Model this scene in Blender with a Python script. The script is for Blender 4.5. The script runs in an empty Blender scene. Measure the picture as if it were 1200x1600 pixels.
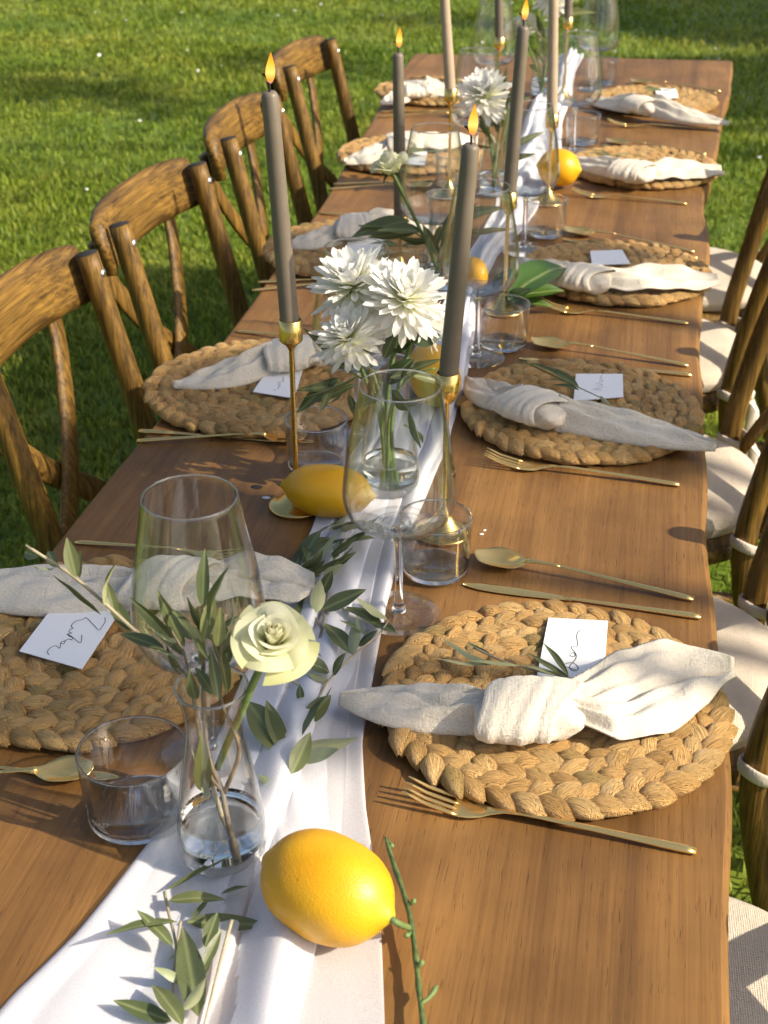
import bpy, bmesh, math, random
import numpy as np
from mathutils import Vector, Matrix, Quaternion
R_ = math.radians
sc = bpy.context.scene
COL = sc.collection
rnd = random.Random(7)

# ------------------------------------------------------------------ camera
CAM_Z, ZT = 1.47, 0.75            # lens height, table top height
FPX, PITCH, YAW = 2133.0, R_(28.7), R_(10.9)   # focal length in photo pixels (photo 1200 x 1600)
cy_, sy_, cp_, sp_ = math.cos(YAW), math.sin(YAW), math.cos(PITCH), math.sin(PITCH)
EYE = Vector((0, 0, CAM_Z))
RT = Vector((cy_, sy_, 0)); FW = Vector((-sy_*cp_, cy_*cp_, -sp_)); UP = RT.cross(FW)
cam = bpy.data.cameras.new('camera'); camo = bpy.data.objects.new('camera', cam); COL.objects.link(camo)
cam.sensor_fit = 'VERTICAL'; cam.sensor_height = 36; cam.lens = 36*FPX/1600
cam.clip_start = .02; cam.clip_end = 500
camo.matrix_world = Matrix.Translation(EYE) @ Matrix((RT, UP, -FW)).transposed().to_4x4()
cam.dof.use_dof = True; cam.dof.focus_distance = 1.24; cam.dof.aperture_fstop = 13.0
sc.camera = camo

# ------------------------------------------------------------------ light
SUN_EL, SUN_AZ = R_(35), R_(-9)   # azimuth from +x
SUN = Vector((math.cos(SUN_EL)*math.cos(SUN_AZ), math.cos(SUN_EL)*math.sin(SUN_AZ), math.sin(SUN_EL)))
w = bpy.data.worlds.new('World'); sc.world = w; w.use_nodes = True
nt = w.node_tree; bg = nt.nodes['Background']
sky = nt.nodes.new('ShaderNodeTexSky'); sky.sky_type = 'NISHITA'; sky.sun_disc = False
sky.sun_elevation = SUN_EL; sky.sun_rotation = R_(98); sky.air_density = 1.0; sky.dust_density = 3.5
nt.links.new(sky.outputs[0], bg.inputs[0]); bg.inputs[1].default_value = 0.11
sl = bpy.data.lights.new('sun', 'SUN'); sl.energy = 5.0; sl.angle = R_(.55); sl.color = (1, .875, .69)
so = bpy.data.objects.new('sun', sl); COL.objects.link(so)
so.rotation_euler = SUN.to_track_quat('Z', 'Y').to_euler(); so.location = (6, -1, 5)
sc.view_settings.view_transform = 'Standard'; sc.view_settings.look = 'None'
sc.view_settings.exposure = 0.55; sc.view_settings.gamma = 1
sc.cycles.use_denoising = True
sc.cycles.max_bounces = 10; sc.cycles.transparent_max_bounces = 24; sc.cycles.transmission_bounces = 10
sc.cycles.sample_clamp_indirect = 6

def ray(px, py): return FW*FPX + RT*(px-600) - UP*(py-800)
def P(px, py, z=ZT):              # photo pixel -> point on a level plane
    d = ray(px, py); return EYE + d*((z-CAM_Z)/d.z)
def PY(px, py, y):                # photo pixel -> point on the upright plane across the table at y
    d = ray(px, py); return EYE + d*(y/d.y)
def pxm(p):                       # photo pixels per metre at a point
    return FPX/((Vector(p)-EYE).dot(FW))

# ------------------------------------------------------------------ materials
def mat(name):
    m = bpy.data.materials.new(name); m.use_nodes = True
    n = m.node_tree.nodes; l = m.node_tree.links
    return m, n, l, n['Principled BSDF']
def node(n, t, **kw):
    x = n.new(t)
    for k, v in kw.items():
        if k in x.inputs: x.inputs[k].default_value = v
        else: setattr(x, k, v)
    return x
def ramp(n, l, fac, stops):
    r = n.new('ShaderNodeValToRGB'); e = r.color_ramp.elements
    while len(e) > 1: e.remove(e[-1])
    e[0].position = stops[0][0]; e[0].color = (*stops[0][1], 1)
    for p, c in stops[1:]:
        k = e.new(p); k.color = (*c, 1)
    l.new(fac, r.inputs[0]); return r
def coords(n, l, scale, kind='Object'):
    t = n.new('ShaderNodeTexCoord'); m = n.new('ShaderNodeMapping'); m.inputs['Scale'].default_value = scale
    l.new(t.outputs[kind], m.inputs[0]); return m.outputs[0]
def noise(n, l, vec, scale, detail=4, rough=.55, dist=0):
    x = node(n, 'ShaderNodeTexNoise', Scale=scale, Detail=detail, Roughness=rough, Distortion=dist); l.new(vec, x.inputs['Vector']); return x
def bump(n, l, h, strength, dist, b):
    x = n.new('ShaderNodeBump'); x.inputs['Strength'].default_value = strength; x.inputs['Distance'].default_value = dist
    l.new(h, x.inputs['Height']); l.new(x.outputs[0], b.inputs['Normal']); return x
def mixc(n, l, a, b, fac, bt='MIX'):
    x = n.new('ShaderNodeMix'); x.data_type = 'RGBA'; x.blend_type = bt
    for s, v in ((x.inputs[6], a), (x.inputs[7], b)):
        if isinstance(v, tuple): s.default_value = (*v, 1)
        else: l.new(v, s)
    if isinstance(fac, (int, float)): x.inputs[0].default_value = fac
    else: l.new(fac, x.inputs[0])
    return x.outputs[2]

def m_plain(name, col, rough=.5, metal=0, **kw):
    m, n, l, b = mat(name); b.inputs['Base Color'].default_value = (*col, 1); b.inputs['Roughness'].default_value = rough
    b.inputs['Metallic'].default_value = metal
    for k, v in kw.items(): b.inputs[k].default_value = v
    return m

def m_table():
    m, n, l, b = mat('oiled_table_wood')
    v1 = coords(n, l, (7, .40, 4)); broad = noise(n, l, v1, 2.2, 5, .6, .6)
    v2 = coords(n, l, (80, 1.5, 20)); grain = noise(n, l, v2, 3, 6, .65, .3)
    v3 = coords(n, l, (260, 10, 40)); fine = noise(n, l, v3, 2, 3, .6)
    v5 = coords(n, l, (4, 4, 4)); blot = noise(n, l, v5, 2.2, 4, .55)
    r1 = ramp(n, l, broad.outputs[0], [(.26, (.114, .056, .017)), (.5, (.205, .104, .030)), (.74, (.30, .160, .049))])
    r2 = ramp(n, l, grain.outputs[0], [(.30, (.58, .52, .48)), (.5, (.95, .93, .92)), (.7, (1.10, 1.08, 1.06))])
    c = mixc(n, l, r1.outputs[0], r2.outputs[0], .6, 'MULTIPLY')
    # fine dark pore strokes
    v6 = coords(n, l, (380, 26, 60)); pores = noise(n, l, v6, 1.4, 2, .5)
    r3 = ramp(n, l, pores.outputs[0], [(.29, (.34, .30, .27)), (.375, (1, 1, 1))])
    c = mixc(n, l, c, r3.outputs[0], .5, 'MULTIPLY')
    # long drying cracks
    v7 = coords(n, l, (40, 2.4, 20)); cr = noise(n, l, v7, 1.3, 3, .55, .8)
    r5 = ramp(n, l, cr.outputs[0], [(.235, (.20, .15, .12)), (.258, (1, 1, 1))])
    c = mixc(n, l, c, r5.outputs[0], .8, 'MULTIPLY')
    r4 = ramp(n, l, blot.outputs[0], [(.3, (.66, .63, .60)), (.5, (.95, .94, .92)), (.68, (1.18, 1.15, 1.10))])
    c = mixc(n, l, c, r4.outputs[0], .8, 'MULTIPLY')
    v8 = coords(n, l, (110, 55, 60)); dk = noise(n, l, v8, 1.2, 3, .6); r6 = ramp(n, l, dk.outputs[0], [(.27, (.36, .31, .28)), (.34, (1, 1, 1))])
    v9 = coords(n, l, (2.2, 1.1, 2)); ms = noise(n, l, v9, 1.6, 3, .5); mr = ramp(n, l, ms.outputs[0], [(.42, (0, 0, 0)), (.6, (1, 1, 1))])
    c = mixc(n, l, c, mixc(n, l, c, r6.outputs[0], 1, 'MULTIPLY'), mr.outputs[0])
    l.new(c, b.inputs['Base Color'])
    rr = ramp(n, l, fine.outputs[0], [(.3, (.62, .62, .62)), (.7, (.42, .42, .42))]); l.new(rr.outputs[0], b.inputs['Roughness'])
    s = n.new('ShaderNodeMath'); s.operation = 'ADD'; l.new(grain.outputs[0], s.inputs[0]); l.new(r3.outputs[0], s.inputs[1])
    bump(n, l, s.outputs[0], .35, .0012, b)
    b.inputs['Specular IOR Level'].default_value = .4
    return m

def m_chair(name, scale):
    m, n, l, b = mat(name)
    v = coords(n, l, scale); g = noise(n, l, v, 2.2, 6, .62, .35)
    v2 = coords(n, l, tuple(s*3.2 for s in scale)); f = noise(n, l, v2, 2.0, 3, .6)
    v3 = coords(n, l, (5, 5, 5)); t = noise(n, l, v3, 1.6, 3, .5)
    c1 = ramp(n, l, g.outputs[0], [(.28, (.040, .022, .006)), (.45, (.130, .072, .015)), (.62, (.245, .140, .027)), (.8, (.36, .22, .05))])
    c2 = ramp(n, l, f.outputs[0], [(.36, (.30, .26, .22)), (.5, (1, 1, 1))])
    c3 = ramp(n, l, t.outputs[0], [(.35, (.62, .6, .58)), (.6, (1.05, 1.03, 1))])
    c = mixc(n, l, c1.outputs[0], c2.outputs[0], .55, 'MULTIPLY'); c = mixc(n, l, c, c3.outputs[0], .8, 'MULTIPLY')
    l.new(c, b.inputs['Base Color']); b.inputs['Roughness'].default_value = .5; b.inputs['Specular IOR Level'].default_value = .35
    bump(n, l, f.outputs[0], .5, .0015, b); return m

def m_braid():
    m, n, l, b = mat('dried_water_hyacinth')
    v = coords(n, l, (1.1, 30, 3)); f = noise(n, l, v, 1.0, 4, .6, .5)
    oi = n.new('ShaderNodeObjectInfo')
    a = ramp(n, l, f.outputs[0], [(.18, (.42, .22, .07)), (.34, (.82, .51, .19)), (.52, (.92, .63, .27)), (.74, (.97, .74, .38))])
    tx = n.new('ShaderNodeTexCoord'); va = n.new('ShaderNodeVectorMath'); va.operation = 'ADD'; l.new(tx.outputs['Object'], va.inputs[0])
    rv = n.new('ShaderNodeCombineXYZ'); rm = n.new('ShaderNodeMath'); rm.operation = 'MULTIPLY'; rm.inputs[1].default_value = 37; l.new(oi.outputs['Random'], rm.inputs[0]); l.new(rm.outputs[0], rv.inputs[2]); l.new(rv.outputs[0], va.inputs[1])
    mp = n.new('ShaderNodeMapping'); mp.inputs['Scale'].default_value = (.9, 9, 1); l.new(va.outputs[0], mp.inputs[0]); st = noise(n, l, mp.outputs[0], 1.0, 2, .5, .4)
    ln = ramp(n, l, st.outputs[0], [(.40, (1, 1, 1)), (.435, (.42, .34, .26)), (.47, (1, 1, 1)), (.55, (1, 1, 1)), (.58, (.5, .42, .34)), (.61, (1, 1, 1))])
    hue = ramp(n, l, oi.outputs['Random'], [(0, (.72, .62, .5)), (.12, (.98, .88, .76)), (.35, (1.08, 1.06, 1.04)), (.6, (1.12, 1.0, .86)), (.85, (.95, .82, .68)), (.96, (.78, .78, .68)), (1, (.6, .62, .52))])
    c = mixc(n, l, a.outputs[0], hue.outputs[0], 1.0, 'MULTIPLY'); c = mixc(n, l, c, ln.outputs[0], .6, 'MULTIPLY')
    l.new(c, b.inputs['Base Color']); b.inputs['Roughness'].default_value = .48; b.inputs['Specular IOR Level'].default_value = .45
    sm = n.new('ShaderNodeMath'); sm.operation = 'ADD'; l.new(f.outputs[0], sm.inputs[0]); l.new(ln.outputs[0], sm.inputs[1])
    bump(n, l, sm.outputs[0], .8, .035, b); return m

def m_linen(name, c0, c1, speck=.5, scl=1.0):
    m, n, l, b = mat(name)
    tc = n.new('ShaderNodeTexCoord')
    def wv(d, s):
        x = n.new('ShaderNodeTexWave'); x.bands_direction = d; x.inputs['Scale'].default_value = s*scl; x.inputs['Distortion'].default_value = 1.5
        x.inputs['Detail'].default_value = 1; l.new(tc.outputs['Object'], x.inputs[0]); return x
    wx, wy = wv('X', 330), wv('Y', 330)
    m0 = n.new('ShaderNodeMath'); m0.operation = 'MAXIMUM'; l.new(wx.outputs[1], m0.inputs[0]); l.new(wy.outputs[1], m0.inputs[1])
    mx = n.new('ShaderNodeMath'); mx.operation = 'MULTIPLY'; l.new(m0.outputs[0], mx.inputs[0]); mx.inputs[1].default_value = .22 if scl == 1 else 1.0
    v = coords(n, l, (420*scl, 1500*scl, 700*scl)); s = noise(n, l, v, 1.0, 4, .65)
    sp = ramp(n, l, s.outputs[0], [(.30, c1), (.5, c0)])
    v2 = coords(n, l, (14, 14, 14)); t = noise(n, l, v2, 1.5, 4, .6)
    r = ramp(n, l, t.outputs[0], [(.3, (.9, .88, .85)), (.65, (1.03, 1.02, 1))])
    c = mixc(n, l, c0, sp.outputs[0], speck); c = mixc(n, l, c, r.outputs[0], .8, 'MULTIPLY')
    l.new(c, b.inputs['Base Color']); b.inputs['Roughness'].default_value = .9; b.inputs['Specular IOR Level'].default_value = .15
    b.inputs['Sheen Weight'].default_value = .15
    ad = n.new('ShaderNodeMath'); ad.operation = 'ADD'; l.new(mx.outputs[0], ad.inputs[0]); l.new(t.outputs[0], ad.inputs[1])
    v4 = coords(n, l, (34, 34, 34)); cn = noise(n, l, v4, 1.3, 4, .6, 1.4); cs = n.new('ShaderNodeMath'); cs.operation = 'SUBTRACT'; l.new(cn.outputs[0], cs.inputs[0]); cs.inputs[1].default_value = .5; cr = n.new('ShaderNodeMath'); cr.operation = 'ABSOLUTE'; l.new(cs.outputs[0], cr.inputs[0])
    v5 = coords(n, l, (620, 40, 300)); sb = noise(n, l, v5, 1.0, 2, .5); v6 = coords(n, l, (40, 620, 300)); sb2 = noise(n, l, v6, 1.0, 2, .5); sa = n.new('ShaderNodeMath'); sa.operation = 'ADD'; l.new(sb.outputs[0], sa.inputs[0]); l.new(sb2.outputs[0], sa.inputs[1]); sd_ = n.new('ShaderNodeMath'); sd_.operation = 'ADD'; l.new(sa.outputs[0], sd_.inputs[0]); l.new(ad.outputs[0], sd_.inputs[1]); ad = sd_
    ml = n.new('ShaderNodeMath'); ml.operation = 'MULTIPLY_ADD'; l.new(cr.outputs[0], ml.inputs[0]); ml.inputs[1].default_value = 5.0; l.new(ad.outputs[0], ml.inputs[2])
    bump(n, l, ml.outputs[0], .5, .0011, b); return m

def m_chiffon():
    m = bpy.data.materials.new('white_chiffon'); m.use_nodes = True; n = m.node_tree.nodes; l = m.node_tree.links
    out = n['Material Output']; n.remove(n['Principled BSDF'])
    d = node(n, 'ShaderNodeBsdfDiffuse', Color=(.91, .925, .985, 1)); t = node(n, 'ShaderNodeBsdfTranslucent', Color=(.91, .925, .985, 1))
    tr = node(n, 'ShaderNodeBsdfTransparent', Color=(1, 1, 1, 1))
    v = coords(n, l, (1500, 1500, 1500)); s = noise(n, l, v, 1.0, 2, .5)
    bp = n.new('ShaderNodeBump'); bp.inputs['Strength'].default_value = .4; bp.inputs['Distance'].default_value = .0006
    l.new(s.outputs[0], bp.inputs['Height']); l.new(bp.outputs[0], d.inputs['Normal'])
    m1 = n.new('ShaderNodeMixShader'); m1.inputs[0].default_value = .3; l.new(d.outputs[0], m1.inputs[1]); l.new(t.outputs[0], m1.inputs[2])
    rr = ramp(n, l, s.outputs[0], [(.35, (.42, .42, .42)), (.65, (.22, .22, .22))])
    m2 = n.new('ShaderNodeMixShader'); l.new(rr.outputs[0], m2.inputs[0]); l.new(m1.outputs[0], m2.inputs[1]); l.new(tr.outputs[0], m2.inputs[2])
    l.new(m2.outputs[0], out.inputs[0]); return m

def m_thin_glass():
    m = bpy.data.materials.new('thin_clear_glass'); m.use_nodes = True; n = m.node_tree.nodes; l = m.node_tree.links
    out = n['Material Output']; n.remove(n['Principled BSDF'])
    lw = node(n, 'ShaderNodeLayerWeight', Blend=.5)
    pw = n.new('ShaderNodeMath'); pw.operation = 'POWER'; l.new(lw.outputs['Facing'], pw.inputs[0]); pw.inputs[1].default_value = 3.2
    fr = n.new('ShaderNodeMath'); fr.operation = 'MULTIPLY_ADD'; l.new(pw.outputs[0], fr.inputs[0]); fr.inputs[1].default_value = .95; fr.inputs[2].default_value = .045
    cr = ramp(n, l, lw.outputs['Facing'], [(0, (.99, .993, .992)), (.62, (.965, .972, .97)), (.86, (.84, .87, .86)), (1, (.36, .41, .40))])
    tr = n.new('ShaderNodeBsdfTransparent'); l.new(cr.outputs[0], tr.inputs[0])
    gl = node(n, 'ShaderNodeBsdfGlossy', Roughness=.01)
    mx = n.new('ShaderNodeMixShader'); l.new(fr.outputs[0], mx.inputs[0]); l.new(tr.outputs[0], mx.inputs[1]); l.new(gl.outputs[0], mx.inputs[2])
    l.new(mx.outputs[0], out.inputs[0]); return m

def m_leaf(name, top, under, rough=.45):
    m, n, l, b = mat(name)
    g = n.new('ShaderNodeNewGeometry'); oi = n.new('ShaderNodeObjectInfo')
    v = coords(n, l, (30, 30, 30)); s = noise(n, l, v, 2, 3, .5)
    tx = n.new('ShaderNodeTexCoord'); sep = n.new('ShaderNodeSeparateXYZ'); l.new(tx.outputs['Object'], sep.inputs[0])
    ab = n.new('ShaderNodeMath'); ab.operation = 'ABSOLUTE'; l.new(sep.outputs[1], ab.inputs[0])
    rib = ramp(n, l, ab.outputs[0], [(.0, (1, 1, 1)), (.022, (0, 0, 0))])
    c = mixc(n, l, top, under, g.outputs['Backfacing'])
    hv = ramp(n, l, oi.outputs['Random'], [(0, (.72, .78, .7)), (.5, (1, 1, 1)), (1, (1.3, 1.2, 1.0))]); c = mixc(n, l, c, hv.outputs[0], 1, 'MULTIPLY')
    ns = ramp(n, l, s.outputs[0], [(.3, (.8, .8, .8)), (.7, (1.12, 1.1, 1.05))]); c = mixc(n, l, c, ns.outputs[0], 1, 'MULTIPLY')
    rc = n.new('ShaderNodeMath'); rc.operation = 'MULTIPLY'; rc.inputs[1].default_value = .55; l.new(rib.outputs[0], rc.inputs[0])
    c = mixc(n, l, c, (.34, .38, .17), rc.outputs[0])
    l.new(c, b.inputs['Base Color']); b.inputs['Roughness'].default_value = rough
    o = n['Material Output']; t = n.new('ShaderNodeBsdfTranslucent'); l.new(c, t.inputs[0])
    mx = n.new('ShaderNodeMixShader'); mx.inputs[0].default_value = .22; l.new(b.outputs[0], mx.inputs[1]); l.new(t.outputs[0], mx.inputs[2]); l.new(mx.outputs[0], o.inputs[0])
    return m

def m_petal(name, inner, outer, trans=.35, axis=0, lo=0., hi=.55):
    m, n, l, b = mat(name)
    tx = n.new('ShaderNodeTexCoord'); sep = n.new('ShaderNodeSeparateXYZ'); l.new(tx.outputs['Object'], sep.inputs[0])
    mr = n.new('ShaderNodeMapRange'); mr.inputs[1].default_value = lo; mr.inputs[2].default_value = hi; l.new(sep.outputs[axis], mr.inputs[0])
    r = ramp(n, l, mr.outputs[0], [(0, inner), (1, outer)])
    oi = n.new('ShaderNodeObjectInfo'); hv = ramp(n, l, oi.outputs['Random'], [(0, (.92, .93, .9)), (1, (1, 1, 1))])
    c = mixc(n, l, r.outputs[0], hv.outputs[0], 1, 'MULTIPLY')
    v = coords(n, l, (4, 34, 4)); s = noise(n, l, v, 1.3, 2, .5); bump(n, l, s.outputs[0], .18, .02, b)
    l.new(c, b.inputs['Base Color']); b.inputs['Roughness'].default_value = .6; b.inputs['Specular IOR Level'].default_value = .25
    o = n['Material Output']; t = n.new('ShaderNodeBsdfTranslucent'); l.new(c, t.inputs[0])
    mx = n.new('ShaderNodeMixShader'); mx.inputs[0].default_value = trans; l.new(b.outputs[0], mx.inputs[1]); l.new(t.outputs[0], mx.inputs[2]); l.new(mx.outputs[0], o.inputs[0])
    return m

def m_lemon():
    m, n, l, b = mat('lemon_peel')
    v = coords(n, l, (1, 1, 1)); s = noise(n, l, v, 620, 2, .5); t = noise(n, l, v, 22, 3, .5)
    tx = n.new('ShaderNodeTexCoord'); sep = n.new('ShaderNodeSeparateXYZ'); l.new(tx.outputs['Object'], sep.inputs[0])
    r = ramp(n, l, t.outputs[0], [(.3, (.66, .315, .004)), (.65, (.76, .41, .007))])
    g = n.new('ShaderNodeMapRange'); g.inputs[1].default_value = .036; g.inputs[2].default_value = .060; l.new(sep.outputs[0], g.inputs[0])
    c = mixc(n, l, r.outputs[0], (.50, .42, .02), g.outputs[0])
    sp = noise(n, l, v, 90, 1, .3); spr = ramp(n, l, sp.outputs[0], [(.20, (.35, .25, .12)), (.235, (1, 1, 1))]); c = mixc(n, l, c, spr.outputs[0], .7, 'MULTIPLY')
    l.new(c, b.inputs['Base Color']); b.inputs['Roughness'].default_value = .38
    b.inputs['Subsurface Weight'].default_value = .12; b.inputs['Subsurface Radius'].default_value = (.012, .006, .002); b.inputs['Subsurface Scale'].default_value = .4
    bump(n, l, s.outputs[0], .34, .0011, b); return m

def m_wax(name, c):
    m, n, l, b = mat(name)
    v = coords(n, l, (1, 1, 1)); t = noise(n, l, v, 40, 3, .5)
    r = ramp(n, l, t.outputs[0], [(.3, tuple(x*.9 for x in c)), (.7, tuple(x*1.06 for x in c))]); l.new(r.outputs[0], b.inputs['Base Color'])
    b.inputs['Roughness'].default_value = .5; b.inputs['Subsurface Weight'].default_value = .15; b.inputs['Subsurface Radius'].default_value = (.01, .008, .006); b.inputs['Subsurface Scale'].default_value = .3
    bump(n, l, t.outputs[0], .12, .001, b); return m

def m_brass():
    m, n, l, b = mat('brushed_brass')
    v = coords(n, l, (40, 40, 900)); t = noise(n, l, v, 1.5, 2, .5)
    b.inputs['Base Color'].default_value = (.80, .56, .19, 1); b.inputs['Metallic'].default_value = 1
    r = ramp(n, l, t.outputs[0], [(.3, (.17, .17, .17)), (.7, (.30, .30, .30))]); l.new(r.outputs[0], b.inputs['Roughness'])
    return m

def m_stem(name, a, c):
    m, n, l, b = mat(name); v = coords(n, l, (1, 1, 1)); t = noise(n, l, v, 120, 3, .6)
    r = ramp(n, l, t.outputs[0], [(.3, a), (.7, c)]); l.new(r.outputs[0], b.inputs['Base Color']); b.inputs['Roughness'].default_value = .6
    bump(n, l, t.outputs[0], .3, .001, b); return m

def m_grass(name, blade):
    m, n, l, b = mat(name)
    g = n.new('ShaderNodeNewGeometry')
    mp = n.new('ShaderNodeMapping'); l.new(g.outputs['Position'], mp.inputs[0])
    big = noise(n, l, mp.outputs[0], .9, 4, .6); sm = noise(n, l, mp.outputs[0], 7, 3, .6)
    c1 = ramp(n, l, big.outputs[0], [(.3, (.128, .230, .018)), (.5, (.198, .302, .028)), (.7, (.30, .37, .052))])
    c2 = ramp(n, l, sm.outputs[0], [(.3, (.62, .66, .6)), (.55, (1, 1, 1)), (.75, (1.35, 1.2, 1.1))])
    c = mixc(n, l, c1.outputs[0], c2.outputs[0], .9, 'MULTIPLY')
    if not blade: c = mixc(n, l, c, (.55, .52, .45), .75, 'MULTIPLY')
    else:
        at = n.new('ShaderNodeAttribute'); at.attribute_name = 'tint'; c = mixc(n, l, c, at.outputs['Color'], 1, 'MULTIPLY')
    l.new(c, b.inputs['Base Color']); b.inputs['Roughness'].default_value = .55; b.inputs['Specular IOR Level'].default_value = .3
    if blade:
        o = n['Material Output']; t = n.new('ShaderNodeBsdfTranslucent'); l.new(c, t.inputs[0])
        mx = n.new('ShaderNodeMixShader'); mx.inputs[0].default_value = .35; l.new(b.outputs[0], mx.inputs[1]); l.new(t.outputs[0], mx.inputs[2]); l.new(mx.outputs[0], o.inputs[0])
    return m

def m_flame():
    m = bpy.data.materials.new('candle_flame'); m.use_nodes = True; n = m.node_tree.nodes; l = m.node_tree.links
    out = n['Material Output']; n.remove(n['Principled BSDF'])
    tx = n.new('ShaderNodeTexCoord'); sep = n.new('ShaderNodeSeparateXYZ'); l.new(tx.outputs['Generated'], sep.inputs[0])
    r = ramp(n, l, sep.outputs[2], [(0, (.25, .16, .20)), (.16, (.9, .28, .03)), (.38, (1, .56, .13)), (.7, (1, .38, .03)), (1, (.95, .22, .01))])
    e = node(n, 'ShaderNodeEmission', Strength=1.25); l.new(r.outputs[0], e.inputs[0])
    tr = n.new('ShaderNodeBsdfTransparent'); lw = node(n, 'ShaderNodeLayerWeight', Blend=.35)
    fr = ramp(n, l, lw.outputs['Facing'], [(0, (.05, .05, .05)), (.85, (.25, .25, .25)), (1, (.9, .9, .9))])
    mx = n.new('ShaderNodeMixShader'); l.new(fr.outputs[0], mx.inputs[0]); l.new(e.outputs[0], mx.inputs[1]); l.new(tr.outputs[0], mx.inputs[2])
    l.new(mx.outputs[0], out.inputs[0]); return m

M = dict(
    table=m_table(), chair_v=m_chair('chair_wood', (70, 70, 2.2)), chair_h=m_chair('chair_rail_wood', (60, 2.0, 60)),
    bark=m_stem('bark', (.05, .035, .022), (.13, .095, .06)), braid=m_braid(), matback=m_plain('placemat_core', (.16, .09, .04), .9),
    linen=m_linen('oatmeal_linen', (.70, .655, .565), (.36, .29, .21), .6), cushion=m_linen('cushion_canvas', (.66, .58, .48), (.48, .41, .33), .5, .45),
    tie=m_linen('cushion_tie_canvas', (.70, .63, .54), (.5, .43, .36), .4), chiffon=m_chiffon(), thin=m_thin_glass(),
    glass=m_plain('solid_clear_glass', (1, 1, 1), 0.0, 0, **{'Transmission Weight': 1.0, 'IOR': 1.45}),
    water=m_plain('water', (.97, 1, .99), 0.0, 0, **{'Transmission Weight': 1.0, 'IOR': 1.33}),
    olive=m_leaf('olive_leaf', (.120, .148, .064), (.36, .40, .25)), lleaf=m_leaf('lemon_leaf', (.045, .105, .018), (.12, .19, .05), .35),
    mleaf=m_leaf('flower_leaf', (.035, .062, .020), (.09, .13, .05)),
    twig=m_stem('olive_twig', (.10, .075, .055), (.26, .21, .15)), paletwig=m_stem('pale_twig', (.28, .24, .16), (.42, .36, .24)),
    green=m_stem('green_stem', (.085, .14, .04), (.17, .24, .075)), darkgreen=m_stem('lemon_twig', (.035, .06, .02), (.12, .18, .05)),
    lemon=m_lemon(), waxg=m_wax('taupe_wax', (.155, .128, .098)), waxb=m_wax('beige_wax', (.42, .33, .235)), wick=m_plain('burnt_wick', (.012, .01, .01), .8),
    brass=m_brass(), gold=m_plain('polished_gold', (.93, .65, .24), .21, .9), flame=m_flame(),
    rose=m_petal('cream_rose_petal', (.70, .72, .32), (.92, .90, .72), .40, 2, -.6, .1), mum=m_petal('white_mum_petal', (.86, .88, .50), (.93, .92, .89), .42),
    card=m_plain('white_card', (.86, .87, .88), .7), ink=m_plain('black_ink', (.03, .03, .035), .6),
    bolt=m_plain('steel_bolt', (.75, .75, .72), .3, 1), blade=m_grass('grass_blade', True), ground=m_grass('lawn_ground', False),
    daisy=m_plain('daisy_white', (.8, .8, .76), .7), crown=m_leaf('tree_leaf', (.05, .10, .02), (.10, .16, .05)), pebble=m_plain('pale_petal', (.7, .68, .7), .6),
    dark=m_plain('dark_post_end', (.02, .016, .013), .7))

# ------------------------------------------------------------------ mesh helpers
def mesh(name, verts, faces, m, smooth=True):
    me = bpy.data.meshes.new(name); me.from_pydata([tuple(v) for v in verts], [], faces); me.materials.append(m)
    if smooth: me.polygons.foreach_set('use_smooth', [True]*len(me.polygons))
    me.update(); return me
def obj(name, me, parent=None, mw=None):
    o = bpy.data.objects.new(name, me); COL.objects.link(o)
    if parent is not None: o.parent = parent
    if mw is not None: o.matrix_basis = mw
    return o
def thing(name, label, cat, loc=(0, 0, 0), rz=0, group=None):
    o = bpy.data.objects.new(name, None); o.empty_display_size = .05; COL.objects.link(o)
    o.location = loc; o.rotation_euler = (0, 0, rz)
    o['label'] = label; o['category'] = cat
    if group: o['group'] = group
    return o
def tag(o, label, cat, group=None):
    o['label'] = label; o['category'] = cat
    if group: o['group'] = group
    return o
def grid_faces(nu, nv, cu=False, cv=False, off=0):
    f = []
    for i in range(nu if cu else nu-1):
        for j in range(nv if cv else nv-1):
            a = i*nv+j; b = ((i+1) % nu)*nv+j; c = ((i+1) % nu)*nv+(j+1) % nv; d = i*nv+(j+1) % nv
            f.append((a+off, b+off, c+off, d+off))
    return f
def lathe(prof, n=40, cap0=False, cap1=False):
    v = []; 
    for r, z in prof:
        for k in range(n): a = 2*math.pi*k/n; v.append((r*math.cos(a), r*math.sin(a), z))
    f = [(i*n+j, i*n+(j+1) % n, (i+1)*n+(j+1) % n, (i+1)*n+j) for i in range(len(prof)-1) for j in range(n)]
    if cap0: f.append(tuple(range(n))[::-1])
    if cap1: f.append(tuple(range((len(prof)-1)*n, len(prof)*n)))
    return v, f
def smooth_pts(pts, n):           # Catmull-Rom through points
    pts = [Vector(p) for p in pts]
    if len(pts) == 2: return [pts[0].lerp(pts[1], i/(n-1)) for i in range(n)]
    q = [pts[0]*2-pts[1]] + pts + [pts[-1]*2-pts[-2]]; out = []; m = len(pts)-1
    for i in range(n):
        s = i/(n-1)*m; k = min(int(s), m-1); t = s-k; a, b, c, d = q[k:k+4]
        out.append(.5*((2*b)+(c-a)*t+(2*a-5*b+4*c-d)*t*t+(3*b-a-3*c+d)*t**3))
    return out
def interp(xs, ys, x): return float(np.interp(x, xs, ys))
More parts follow.
